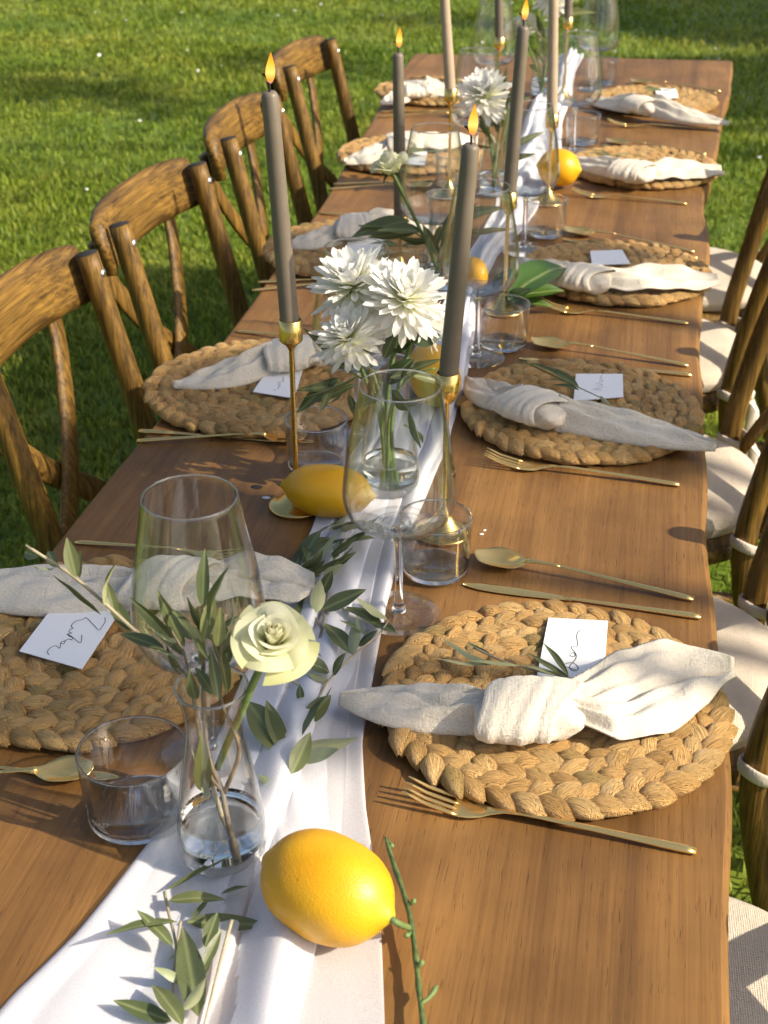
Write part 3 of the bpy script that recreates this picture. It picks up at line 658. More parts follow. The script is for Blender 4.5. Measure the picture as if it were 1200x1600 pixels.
# ------------------------------------------------------------------ gold cutlery
def handle(x0, x1, z0, bulge=1.0):
    pts, rad = [], []
    for k in range(20):
        s = k/19; x = x0+(x1-x0)*s; pts.append((x, 0, z0(s))); rad.append(interp([0, .12, .5, .92, 1], [.0017, .0019, .0026, .0036, .0030], s))
    return tube(pts, rad, 10, (1.25, .62))
def sheet(outline, zf, th=.0012, ny=9):
    """outline: list of (x, half width); top and bottom skins; zf(x, y) gives height"""
    V = []; n = len(outline)
    for x, hw in outline:
        row = []
        for j in range(ny): y = (-1+2*j/(ny-1))*hw; row.append((x, y, zf(x, y)+th*.5*(1-abs(-1+2*j/(ny-1))**4)))
        for j in range(ny-2, 0, -1): y = (-1+2*j/(ny-1))*hw; row.append((x, y, zf(x, y)-th*.5))
        V += row
    m = len(row); f = [(i*m+j, i*m+(j+1) % m, (i+1)*m+(j+1) % m, (i+1)*m+j) for i in range(n-1) for j in range(m)]; f += [tuple(range(m)), tuple(range((n-1)*m, n*m))[::-1]]
    return V, [x[::-1] for x in f]
# local x from the head (0) to the handle end (length 0.225), z up from the table
def fork_parts():
    zc = lambda x: interp([0, .018, .045, .062, .078, .100, .225], [.0165, .0085, .0028, .0032, .0075, .0085, .0028], x)
    neck = sheet([(.040, .0118), (.046, .0125), (.054, .0118), (.062, .0085), (.070, .0048), (.080, .0026), (.090, .0022)], lambda x, y: zc(x)+y*y*9, .0022)
    tines = []
    for k in range(4):
        yc = (-1.5+k)*.0066
        pts = [Vector((x, yc*interp([0, .045], [.93, 1], x), zc(x)+yc*yc*9)) for x in np.linspace(.001, .044, 9)]
        tines.append(tube(pts, [.0007, .0012, .0015, .0017, .0018, .0018, .0018, .0019, .0019], 8, (1.05, .75)))
    hd = handle(.084, .225, lambda s: zc(.084+(.225-.084)*s))
    return dict(handle=hd, neck=neck, tines=tines)
def spoon_parts():
    zc = lambda x: interp([0, .028, .05, .064, .085, .225], [.0118, .0114, .0118, .0120, .0122, .0028], x)
    bowl = sheet([(x*.060, interp([0, .03, .08, .16, .3, .45, .6, .75, .88, 1], [.0012, .0065, .0108, .0148, .0186, .0196, .0182, .0142, .0086, .0036], x)) for x in np.linspace(0, 1, 27)], lambda x, y: zc(x)-.0098*max(0, (1-((x-.029)/.029)**2))*max(0, 1-(y/.0205)**2), .0013, 13)
    neck = tube([(x, 0, zc(x)) for x in np.linspace(.054, .090, 8)], [.0034, .003, .0026, .0023, .0021, .002, .0019, .0019], 10, (1.2, .7))
    hd = handle(.084, .225, lambda s: zc(.084+(.225-.084)*s))
    return dict(handle=hd, neck=neck, bowl=bowl)
def knife_parts():
    bl = sheet([(0, .0012), (.006, .0040), (.016, .0066), (.035, .0078), (.06, .0074), (.085, .0056), (.10, .0038), (.108, .0032)], lambda x, y: .0022, .0016)
    hd = handle(.100, .232, lambda s: .0026+.0004*s)
    return dict(handle=hd, blade=bl)
CUT = {}
for nm, pr in (('fork', fork_parts()), ('spoon', spoon_parts()), ('knife', knife_parts())):
    CUT[nm] = []
    for k, g in pr.items():
        if k == 'tines': CUT[nm] += [('tine', mesh('tine', *q, M['gold'])) for q in g]
        else: CUT[nm].append((k, mesh(k, *g, M['gold'])))
def cutlery(nm, sd, i, head, end, dz=0):
    A, B = P(*head, ZT+{'fork': .0165, 'spoon': .0075, 'knife': .002}[nm]), P(*end, ZT+.003); A.z = B.z = ZT; d = B-A; L = max(.19, min(.235, d.length))
    t = thing('dinner_'+nm if nm != 'spoon' else 'table_spoon', f'slim gold {nm} of the setting '+where(sd, i), nm, (A.x, A.y, ZT+dz), math.atan2(d.y, d.x), f'gold {nm}s beside the placemats')
    t.scale = (L/.227,)*3
    for n_, me in CUT[nm]: obj(n_, me, t)
for i, (a, b) in enumerate([((632, 1225), (1092, 1330)), ((757, 705), (1065, 757)), ((843, 468), (1078, 505)), ((893, 293), (1075, 318)), ((948, 186), (1112, 201))]): cutlery('fork', 'R', i, a, b)
for i, (a, b) in enumerate([((742, 866), (1087, 936)), ((830, 532), (1078, 571)), ((883, 358), (1090, 394)), ((947, 219), (1104, 241)), ((985, 126), (1127, 142))]): cutlery('spoon', 'R', i, a, b)
for i, (a, b) in enumerate([((725, 913), (1087, 962)), ((812, 560), (1075, 585)), ((880, 374), (1085, 402)), ((940, 226), (1100, 247)), ((978, 130), (1124, 146))]): cutlery('knife', 'R', i, a, b)
for i, (a, b) in enumerate([((148, 1198), (-110, 1226)), ((480, 681), (212, 688)), ((588, 440), (392, 453)), ((676, 288), (512, 295)), ((735, 178), (590, 182))]): cutlery('spoon', 'L', i, a, b)
for i, (a, b) in enumerate([((188, 1214), (-100, 1190)), ((492, 690), (223, 673)), ((600, 430), (408, 440)), ((682, 280), (525, 287)), ((738, 172), (598, 174))]): cutlery('knife', 'L', i, a, b)
for i, (a, b) in enumerate([((386, 856), (120, 846)), ((566, 530), (368, 516)), ((650, 338), (500, 332)), ((722, 218), (592, 215)), ((762, 128), (640, 126))]): cutlery('fork', 'L', i, a, b)

# ------------------------------------------------------------------ glasses
def zat(p, py):                    # height on the upright line through p that shows at photo row py
    lo, hi = 0.0, 2.0
    for _ in range(50):
        m = (lo+hi)/2; v = Vector((p[0], p[1], m))-EYE
        if 800-FPX*v.dot(UP)/v.dot(FW) > py: lo = m
        else: hi = m
    return lo
def rounded(prof, n=60):           # smooth a lathe profile
    return [(max(.00005, p.x), p.y) for p in smooth_pts([(a, b, 0) for a, b in prof], n)]
bowl_out = rounded([(.0040, .0940), (.019, .0955), (.035, .0998), (.0465, .1095), (.0520, .1250), (.0520, .1420), (.0480, .1740), (.0420, .2060), (.0362, .238)], 64)
bowl_in = [(max(.0004, r-.0011), z+.0011*(1 if z < .12 else .0)+.0048*max(0, 1-(r/.036)**2)**2) for r, z in bowl_out][::-1]
bowl_v, bowl_f = lathe(bowl_out+[(bowl_out[-1][0]-.0006, .2386)]+bowl_in, 56)
W_BOWL = mesh('bowl', bowl_v, bowl_f, M['thin'])
_zo = lambda r: interp([a for a, b in bowl_out[:30]], [b for a, b in bowl_out[:30]], r)
_rr = [.0003, .003, .006, .010, .014, .018, .022, .026, .030, .034]
W_LENS = mesh('bowl_base', *lathe([(r, _zo(r)+.0003) for r in _rr]+[(r, _zo(r)+.0009+.0036*(1-(r/.0345)**2)**2+.0008*math.sin(r*900)) for r in [.034-.001*k for k in range(34)]], 48), M['thin'])
W_RIM = mesh('rim', *tube([(.03565*math.cos(a), .03565*math.sin(a), .2383) for a in np.linspace(0, 2*math.pi, 57)], .0007, 8, None, False), M['glass'])
W_STEM = mesh('stem', *lathe(rounded([(.0075, .0042), (.0048, .012), (.0038, .030), (.0037, .060), (.0043, .083), (.0060, .0915), (.0082, .0938), (.0005, .0946)], 40), 24, True), M['glass'])
W_FOOT = mesh('foot', *lathe([(.0002, .0004), (.0388, .0004), (.0395, .0010), (.0388, .0017), (.022, .0024), (.009, .0038), (.0002, .0046)], 56), M['thin'])
def wine(sd, i, dx=None, dy=None):
    x, y = (MAT_R if sd == 'R' else MAT_L)[i]; sg = 1 if sd == 'L' else -1
    t = thing('wine_glass', 'empty clear stemmed wine glass of the setting '+where(sd, i), 'wine glass', (x+(sg*.152 if dx is None else dx), y-(sg*.118 if dy is None else -dy), ZT+.0035), 0, 'stemmed wine glasses')
    obj('bowl', W_BOWL, t); obj('rim', W_RIM, t); obj('bowl_base', W_LENS, t); obj('stem', W_STEM, t); obj('foot', W_FOOT, t)
def tumbler_meshes(r, h):
    o = [(r*.88, .0005), (r*.925, .0025), (r*.945, .007), (r, h)]; i_ = [(r-.0014, h), (r*.945-.0016, .0085), (r*.88, .0065), (.0002, .0060)]
    wv, wf = lathe(rounded(o, 24)+i_, 56)
    base = lathe([(.0002, .0005), (r*.87, .0005), (r*.915, .0025), (r*.925, .0052), (r*.88, .0058), (.0002, .0054)], 56)
    return (mesh('wall', wv, wf, M['thin']), mesh('base', *base, M['glass']), mesh('rim', *tube([((r-.0007)*math.cos(a), (r-.0007)*math.sin(a), h) for a in np.linspace(0, 2*math.pi, 57)], .00095, 8, None, False), M['glass']))
TUM = tumbler_meshes(.0365, .062); TUMB = tumbler_meshes(.0425, .062)
def tumbler(sd, i, dx=None, dy=None, ms=TUM):
    x, y = (MAT_R if sd == 'R' else MAT_L)[i]; sg = 1 if sd == 'L' else -1
    t = thing('water_tumbler', 'empty low straight glass tumbler of the setting '+where(sd, i), 'tumbler', (x+(sg*.128 if dx is None else dx), y-(sg*.203 if dy is None else -dy), ZT+.0022), 0, 'low glass tumblers')
    for n_, m_ in zip(('wall', 'base', 'rim'), ms): obj(n_, m_, t)
for i in range(5):
    wine('L', i, .153, -.12)
    wine('R', i, *[(-.158, .116), (-.152, .155), (-.158, .098), (-.15, .116), (-.15, .116)][i])
    tumbler('L', i, .122, -.203, TUMB if i == 0 else TUM)
    tumbler('R', i, *[(-.137, .205), (-.123, .212), (-.13, .197), (-.136, .2), (-.136, .2)][i])

# ------------------------------------------------------------------ vases
v_out = rounded([(.0255, 0.0), (.0318, .0035), (.0332, .015), (.0318, .038), (.0275, .070), (.0225, .100), (.0208, .118), (.0222, .136), (.0258, .152)], 60)
v_in = [(max(.0003, r-.0016), z+(.006 if z < .02 else 0)) for r, z in v_out if z > .004][::-1]
V_WALL = mesh('wall', *lathe(v_out+[(.0250, .1526)]+v_in, 56), M['thin'])
V_BASE = mesh('base', *lathe([(.0002, .0003), (.0250, .0003), (.0308, .0035), (.0318, .0085), (.0290, .0105), (.0002, .0092)], 56), M['glass'])
V_RIM = mesh('rim', *tube([(.0254*math.cos(a), .0254*math.sin(a), .1524) for a in np.linspace(0, 2*math.pi, 57)], .0010, 8, None, False), M['glass'])
wt = [(.0002, .0112)]+[(.0288, .0112), (.0312, .016), (.0306, .030), (.0296, .0372)]+[(.0280, .0366), (.0002, .0362)]
V_WATER = mesh('water', *lathe(wt, 48), M['water'])
def vase(px, label):
    p = P(*px); t = thing('glass_vase', label, 'vase', (p.x, p.y, ZT+.004), 0, 'small flared glass vases')
    obj('wall', V_WALL, t); obj('base', V_BASE, t); obj('rim', V_RIM, t); w_ = obj('water', V_WATER, t); return p
VA = vase((350, 1338), 'small flared glass vase with water beside the twig lemon')
VB = vase((609, 768), 'small flared glass vase holding the three white chrysanthemums')
VC = vase((690, 458), 'small flared glass vase holding the single pale rosebud')
VD = vase((772, 305), 'small flared glass vase with a lone white chrysanthemum')
VE = vase((848, 150), 'small flared glass vase with a cream rose at the far end')

# ------------------------------------------------------------------ candles
def lathe_o(name, prof, m, parent, n=28, **kw): return obj(name, mesh(name, *lathe(prof, n, **kw), m), parent)
def candlestick(base, sock_py, top, lit, wax, hl, cl, lean_y=0):
    p = P(*base); zs = zat(p, sock_py)-ZT; h = thing('brass_candlestick', hl, 'candlestick', (p.x, p.y, ZT+.001), 0, 'brass candlesticks')
    lathe_o('foot', rounded([(.0300, 0), (.0312, .002), (.0300, .0045), (.022, .0085), (.013, .017), (.0062, .027), (.0036, .033)], 30), M['brass'], h, 40, cap0=True)
    obj('stem', mesh('stem', *lathe([(.0037, .030), (.0029, .036), (.0028, zs-.034), (.0038, zs-.031)], 20), M['brass']), h)
    lathe_o('socket', [(.0030, zs-.034), (.0058, zs-.0285), (.0118, zs-.0235), (.0122, zs-.0225), (.0122, zs), (.0115, zs+.0003), (.0110, zs-.002), (.0105, zs-.018), (.0002, zs-.019)], M['brass'], h, 32)
    top_w = PY(*top, p.y+lean_y); b = Vector((p.x, p.y, ZT+zs-.0175)); ax = top_w-b; L = ax.length; rot = ax.to_track_quat('Z', 'Y').to_matrix()
    c = thing('taper_candle', cl, 'candle', b, 0, 'slim taper candles')
    pr = [(.0001, 0), (.0100, .0002)]+[(.0101-.0019*s, .001+(L-.006)*s) for s in np.linspace(0, 1, 12)]+[(.0072, L-.0025), (.0052, L-.0002), (.0001, L-.001)]
    obj('wax', mesh('wax', *lathe(pr, 28), wax), c, place((0, 0, 0), rot))
    tip = ax
    if lit:
        wk = smooth_pts([tip-Vector((0, 0, .003)), tip+Vector((0, 0, .007)), tip+Vector((-.003, 0, .013)), tip+Vector((-.0065, 0, .0155))], 10)
        obj('wick', mesh('wick', *tube(wk, [.0011]*8+[.0012, .0009], 8), M['wick']), c)
        fl = [(.0001, 0), (.0023, .002), (.0040, .006), (.0046, .0105), (.0042, .0155), (.0028, .021), (.0012, .026), (.0001, .0295)]
        o = obj('flame', mesh('flame', *lathe(rounded(fl, 24), 20), M['flame']), c, place(tip+Vector((.0005, .001, .006)), Matrix.Rotation(R_(4), 3, 'Y')))
candlestick((464, 793), 500, (421, 142), True, M['waxg'], 'brass candlestick with its foot behind a lemon, beside the open runner', 'lit taupe taper candle in front of the wooden chair backs')
candlestick((693, 834), 583, (736, 224), True, M['waxg'], 'brass candlestick whose domed foot shows through a low tumbler', 'lit taupe taper candle leaning, behind the wine glass by the olive garland')
candlestick((625, 432), 338, (622, 82), True, M['waxg'], 'brass candlestick hidden behind the three white chrysanthemums', 'lit taupe taper candle behind the pale rosebud')
candlestick((787, 487), 300, (818, 40), True, M['waxg'], 'brass candlestick with foot behind the second cushion side tumbler', 'lit taupe taper candle leaning beside a lone white chrysanthemum')
candlestick((701, 308), 138, (690, -75), False, M['waxb'], 'brass candlestick between fourth setting and the lone chrysanthemum vase', 'beige taper candle in front of the lone white chrysanthemum')
candlestick((855, 318), 178, (866, -75), False, M['waxb'], 'brass candlestick with its foot beside the lemon on the cushion side', 'beige taper candle rising behind the lemon on the cushion side')
candlestick((776, 188), 58, (778, -110), False, M['waxg'], 'brass candlestick near the far end, opposite the cushions', 'taupe taper candle near the far end, beside the cream rose')
candlestick((880, 158), 27, (893, -130), False, M['waxg'], 'brass candlestick at the far end of the runner, cushion side', 'taupe taper candle at the far runner end, cushion side')

# ------------------------------------------------------------------ leaves, sprigs and flowers
def leaf_mesh(m, wid, seed, pw=.75, curl=.12):
    rs = random.Random(seed); n, k = 11, 5; V = []
    for i in range(n):
        u = i/(n-1); hw = wid*.5*max(.03, math.sin(math.pi*u**pw))**.85
        for j in range(k):
            s = -1+2*j/(k-1); V.append((u, s*hw, curl*(.25-(u-.5)**2)*4*.25-curl*.3*u*u+abs(s)*hw*.42+.006*math.sin(u*14+seed)))
    return mesh('leaf', V, grid_faces(n, k), m)
OLIVE = [leaf_mesh(M['olive'], w_, s_, .8, c_) for s_, (w_, c_) in enumerate([(.19, .10), (.22, .22), (.165, -.12), (.2, .0), (.24, .14)])]
LLEAF = [leaf_mesh(M['lleaf'], .42, 3, .8, .1), leaf_mesh(M['lleaf'], .36, 4, .8, .25)]
MLEAF = [leaf_mesh(M['mleaf'], .40, 5, .9, .2), leaf_mesh(M['mleaf'], .5, 6, .9, -.1)]
def sprig(name, label, cat, org, stems, leaves, pool=OLIVE, smat='twig', group=None, seed=0, wf=1.0):
    rs = random.Random(seed); org = Vector(org); t = thing(name, label, cat, org, 0, group)
    for pts, r in stems:
        q = smooth_pts(pts, max(6, len(pts)*5)); n = len(q)
        obj('stem', mesh('stem', *tube([p-org for p in q], [r*(1-.45*k/(n-1)) for k in range(n)], 8), M[smat]), t)
    for lf in leaves:
        b, tp = Vector(lf[0]), Vector(lf[1]); d = tp-b; up = Vector(lf[2]) if len(lf) > 2 else Vector((rs.uniform(-.5, .5), rs.uniform(-.6, .3), 1 if rs.random() > .3 else -1))
        L = d.length; o = obj('leaf', pool[rs.randrange(len(pool))], t, place(b-org, frame(d, up), (L, L*wf*rs.uniform(.88, 1.2)*max(1, min(1.5, .05/L)), L)))
    return t
def on(pxs, z): return [P(a, b, ZT+(z if not isinstance(z, (list, tuple)) else z[k])) for k, (a, b) in enumerate(pxs)]
def lay(l, z0=.012, z1=.018, seed=0):   # leaves given as photo pixels lying on the cloth
    rs = random.Random(seed); out = []
    for a, b, c, d in l:
        s = rs.uniform(.7, 1.4); out.append((P(a, b, ZT+z0*s), P(c, d, ZT+z1*s*rs.uniform(.5, 1.5))))
    return out
# near sprig beside the twig lemon
A = lay([(258, 1392, 366, 1332), (263, 1408, 352, 1403), (345, 1397, 387, 1384), (278, 1441, 165, 1458), (292, 1440, 421, 1446), (270, 1478, 214, 1422), (310, 1588, 286, 1450), (315, 1515, 346, 1452), (292, 1537, 240, 1510), (285, 1602, 238, 1535), (268, 1596, 177, 1563), (286, 1578, 322, 1530), (300, 1435, 330, 1400), (300, 1470, 262, 1500), (320, 1480, 340, 1425), (296, 1545, 330, 1500)], .012, .02, 1)
sprig('olive_sprig', 'leafy olive sprig lying on the runner beside the twig lemon', 'olive sprig', P(290, 1480, ZT+.012), [(on([(257, 1394), (262, 1420), (275, 1480), (270, 1530), (272, 1572)], .010), .0013), (on([(362, 1438), (345, 1500), (318, 1605)], [.022, .016, .012]), .0014), (on([(282, 1440), (276, 1480)], .013), .0012)], A, smat='paletwig', group='olive sprigs on the runner', seed=1, wf=1.0)
B = lay([(477, 884, 532, 828), (457, 900, 471, 856), (520, 884, 551, 853), (488, 902, 558, 864), (494, 957, 500, 905), (470, 868, 516, 838), (512, 828, 544, 804), (539, 832, 600, 826), (536, 850, 580, 830), (500, 880, 470, 905), (476, 885, 452, 920), (505, 860, 540, 842), (520, 828, 575, 816), (500, 845, 480, 870), (487, 930, 462, 985), (482, 905, 512, 875), (470, 880, 500, 828), (505, 880, 530, 848), (465, 890, 505, 862), (515, 870, 560, 840), (498, 835, 530, 815), (530, 822, 590, 812), (540, 842, 590, 838), (508, 905, 535, 880), (470, 905, 450, 880), (500, 930, 520, 890)], .014, .03, 2)
sprig('olive_sprig', 'olive sprig heaped under the lemon at the candlestick foot', 'olive sprig', P(505, 900, ZT+.012), [(on([(500, 996), (508, 955), (512, 900), (505, 850)], .012), .0013), (on([(478, 935), (498, 975), (505, 990)], .010), .0013)], B, smat='twig', group='olive sprigs on the runner', seed=2, wf=1.5)
Cc = lay([(443, 1179, 385, 1092), (443, 1176, 416, 1094), (460, 1160, 495, 1082), (477, 1131, 517, 1085), (458, 1167, 559, 1156), (461, 1178, 531, 1173), (456, 1209, 485, 1144), (440, 1239, 403, 1209), (520, 1055, 540, 1020), (515, 1050, 466, 1029), (549, 1022, 507, 972), (551, 1024, 556, 962), (596, 983, 532, 944), (605, 968, 557, 933), (503, 953, 572, 921), (579, 998, 531, 968), (470, 1098, 468, 1068), (490, 1110, 520, 1072), (512, 1062, 480, 1052), (500, 1050, 492, 1015), (560, 1010, 590, 985), (585, 975, 618, 988)], .012, .024, 3)
sprig('olive_sprig', 'long olive sprig trailing over the runner towards the near lemon', 'olive sprig', P(480, 1120, ZT+.012), [(on([(427, 1291), (436, 1250), (446, 1214), (459, 1163), (487, 1110), (516, 1060), (549, 1027), (590, 992), (607, 970)], [.006, .010, .012, .012, .012, .014, .016, .018, .02]), .0016), (on([(404, 1240), (430, 1200), (459, 1165)], .011), .0013), (on([(432, 1047), (470, 1072), (487, 1078), (512, 1062)], [.018, .012, .01, .014]), .0012)], Cc, smat='paletwig', group='olive sprigs on the runner', seed=3, wf=1.4)
D = [(P(775, 1036, ZT+.034), P(688, 998, ZT+.040), (0, 0, -1)), (P(778, 1034, ZT+.032), P(683, 1031, ZT+.034)), (P(812, 1040, ZT+.036), P(728, 1029, ZT+.036), (0, 0, -1)), (P(888, 1058, ZT+.030), P(824, 1021, ZT+.040)), (P(888, 1058, ZT+.031), P(849, 1003, ZT+.040)), (P(880, 1056, ZT+.029), P(815, 1036, ZT+.034), (0, 0, -1)), (P(770, 1026, ZT+.03), P(730, 1004, ZT+.034))]
sprig('olive_sprig', 'small olive sprig tucked behind the napkin knot by the Ben card', 'olive sprig', P(820, 1040, ZT+.03), [([P(740, 1012, ZT+.034), P(800, 1038, ZT+.03), P(892, 1060, ZT+.029)], .0012)], D, wf=.62, smat='paletwig', seed=4, group='olive sprigs on napkins')
D2 = [(P(880, 592, ZT+.032), P(818, 564, ZT+.036)), (P(888, 600, ZT+.032), P(850, 592, ZT+.034)), (P(905, 606, ZT+.03), P(850, 572, ZT+.036)), (P(938, 618, ZT+.03), P(955, 634, ZT+.03)), (P(905, 610, ZT+.03), P(862, 600, ZT+.03))]
sprig('olive_sprig', 'thin olive sprig tucked behind the second cushion side napkin', 'olive sprig', P(880, 600, ZT+.03), [([P(815, 563, ZT+.034), P(880, 594, ZT+.03), P(940, 622, ZT+.03)], .0011)], D2, wf=.7, smat='green', seed=5, group='olive sprigs on napkins')
for k, (i, sd, c) in enumerate([(3, 'R', (955, 243)), (4, 'R', (1035, 142)), (3, 'L', (668, 236)), (2, 'L', (625, 385))]):
    o_ = P(*c, ZT+.03); lv = [(o_+Vector((0, 0, 0)), o_+Vector((.05*math.cos(a), .05*math.sin(a), .006))) for a in (2.7, 3.3, 3.9, .3)]
    sprig('olive_sprig', 'tiny olive sprig tucked into the napkin '+where(sd, i), 'olive sprig', o_, [([o_+Vector((-.03, .004, 0)), o_+Vector((.03, 0, 0))], .0011)], lv, smat='green', seed=20+k, group='olive sprigs on napkins')

# branch of olive standing in the near vase
yv = VA.y
def up_leaf(l, y0, seed, jit=.02):
    rs = random.Random(seed); o = []
    for a, b, c, d in l:
        j = rs.uniform(-jit, jit); o.append((PY(a, b, y0+j), PY(c, d, y0+j+rs.uniform(-.02, .02)), (rs.uniform(-.5, .5), rs.uniform(-1, -.1), rs.uniform(.2, 1) if rs.random() > .25 else -.6)))
    return o
E1 = up_leaf([(119, 902, 104, 840), (124, 903, 126, 860), (84, 888, 46, 884), (60, 870, 36, 862), (158, 960, 84, 895), (58, 858, 40, 850), (167, 948, 178, 876), (206, 986, 165, 928), (88, 886, 74, 860), (180, 965, 165, 905)], yv+.03, 1, .01)
sprig('olive_branch', 'long olive twig leaning out of the near vase over the placemat', 'olive branch', VA+Vector((0, 0, .16)), [([VA+Vector((.008, -.004, .014)), VA+Vector((-.010, .006, .08)), VA+Vector((-.018, .01, .145)), PY(287, 1052, yv+.014), PY(210, 985, yv+.024), PY(120, 905, yv+.032), PY(40, 852, yv+.035)], .0021)], E1, smat='paletwig', seed=6, group='olive branches in the near vase', wf=.9)
E2 = up_leaf([(292, 1027, 204, 932), (288, 1010, 245, 922), (310, 1042, 310, 972), (334, 1002, 291, 934), (317, 948, 320, 857), (329, 977, 351, 886), (342, 1094, 328, 1012), (354, 1085, 332, 990), (333, 990, 372, 962), (258, 1016, 186, 988), (290, 1032, 222, 984), (335, 1086, 305, 1042), (300, 1000, 268, 950), (322, 1000, 308, 948), (350, 1000, 374, 930), (345, 1020, 376, 972), (300, 1060, 258, 1012), (318, 1000, 334, 925), (306, 1092, 296, 1050), (280, 1000, 232, 982), (325, 1030, 300, 985), (340, 1010, 345, 950), (310, 1015, 282, 962), (355, 1040, 352, 975)], yv+.0, 2, .03)
E2 += up_leaf([(318, 1240, 302, 1170), (322, 1250, 330, 1180), (316, 1235, 316, 1150)], yv, 8, .008)
sprig('olive_branch', 'bushy olive twig standing upright in the near vase', 'olive branch', VA+Vector((0, 0, .16)), [([VA+Vector((.012, -.010, .013)), PY(352, 1262, yv-.004), PY(345, 1230, yv), PY(325, 1180, yv), PY(318, 1090, yv+.004), PY(318, 1020, yv+.006), PY(318, 950, yv+.01)], .0024), ([PY(350, 1240, yv), PY(373, 1180, yv), PY(365, 1140, yv), PY(345, 1090, yv), PY(345, 1010, yv), PY(352, 960, yv)], .0018), ([PY(347, 1236, yv), PY(322, 1200, yv-.005), PY(305, 1110, yv), PY(290, 1030, yv), PY(265, 980, yv)], .0014)], E2, smat='twig', seed=7, group='olive branches in the near vase', wf=.85)

# ---- roses
def rose(label, c, Rr, axis, stem_pts, n=24, seed=1, openness=1.0, group='cream roses'):
    rs = random.Random(seed); c = Vector(c); t = thing('cream_rose', label, 'rose', c, 0, group); rot = Vector(axis).to_track_quat('Z', 'Y').to_matrix()
    # tight rolled heart: a spiral sheet
    NU, NV = 8, 90; V = []
    for i in range(NU):
        u = i/(NU-1)
        for j in range(NV):
            v = j/(NV-1); a = v*4.6*math.pi; r = (.025+.20*v)*(.75+.35*math.sin(math.pi*(.15+u*.65)))*(1+.10*math.sin(a*1.7)); V.append((r*math.cos(a), r*math.sin(a), -.45+(.98-.10*v+.05*math.sin(a*1.3))*u))
    obj('heart', mesh('heart', V, grid_faces(NU, NV), M['rose']), t, place((0, 0, 0), rot, (Rr, Rr, Rr)))
    for k in range(n):
        q = (k+.6)/n; op = q**1.1*openness; ph = k*2.39996+rs.uniform(-.3, .3); NU, NV = 12, 15; V = []
        r_mid = .17+.46*q; half = 1.25-.35*q; hgt = 1.06-.30*q+rs.uniform(-.06, .06); curl = max(0, op-.20)*.64*rs.uniform(.7, 1.35); w1, w2 = rs.uniform(0, 6), rs.uniform(.03, .075)
        ox, oy = rs.uniform(-.06, .06), rs.uniform(-.06, .06)
        for i in range(NU):
            u = i/(NU-1); rad = r_mid*(.36+.70*u**.6)+curl*max(0, u-.5)**1.6*2.9+(.18*q)*u; zz = -.68+hgt*1.10*(u**.85)-curl*max(0, u-.55)**1.7*2.9-.10*q
            for j in range(NV):
                v = -1+2*j/(NV-1); ed = max(.3, 1-(1-u)**2.2*.62); lob = .30*max(0, abs(v)-.45)**1.5*u
                a = ph+v*half*ed; rr = rad*(1+w2*math.sin(v*3+w1+u*2)*u)+curl*.16*u*u*abs(v)**2; z2 = zz-lob*hgt+w2*1.1*math.cos(v*4+w1)*u*u-curl*.20*u*u*v*v
                V.append((ox*u+rr*math.cos(a), oy*u+rr*math.sin(a), z2))
        obj('petal', mesh('petal', V, grid_faces(NU, NV), M['rose']), t, place((0, 0, 0), rot, (Rr, Rr, Rr)))
    for k in range(5):
        d = rot @ Vector((math.cos(k*1.257), math.sin(k*1.257), -.25)); b = rot @ Vector((0, 0, -.60*Rr)); obj('sepal', MLEAF[0], t, place(b, frame(d, rot @ Vector((0, 0, 1))), (Rr*.85, Rr*.5, Rr)))
    pts = smooth_pts([c+(rot @ Vector((0, 0, -.62*Rr)))]+stem_pts, 24); obj('stem', mesh('stem', *tube([p-c for p in pts], [.0028]*24, 8), M['green']), t)
rc = PY(428, 990, yv-.005)
rose('open cream rose leaning from the near vase', rc, 54/pxm(rc), (.22, -.42, .85), [PY(398, 1062, yv), PY(378, 1110, yv), PY(352, 1170, yv+.004), PY(340, 1200, yv+.006)], 19, 3)
yc = VC.y; rc = PY(607, 252, yc-.03)
rose('single pale greenish rosebud on a bare curved stem', rc, 31/pxm(rc), (-.25, -.2, .9), [PY(628, 300, yc), PY(650, 345, yc), PY(672, 392, yc), PY(690, 440, yc)], 13, 5, .55)
ye = VE.y; rc = PY(812, 40, ye)
rose('cream rose by the dark far lawn', rc, 27/pxm(rc), (-.3, -.4, .8), [PY(826, 75, ye), PY(840, 110, ye), PY(847, 140, ye)], 14, 6, .7)

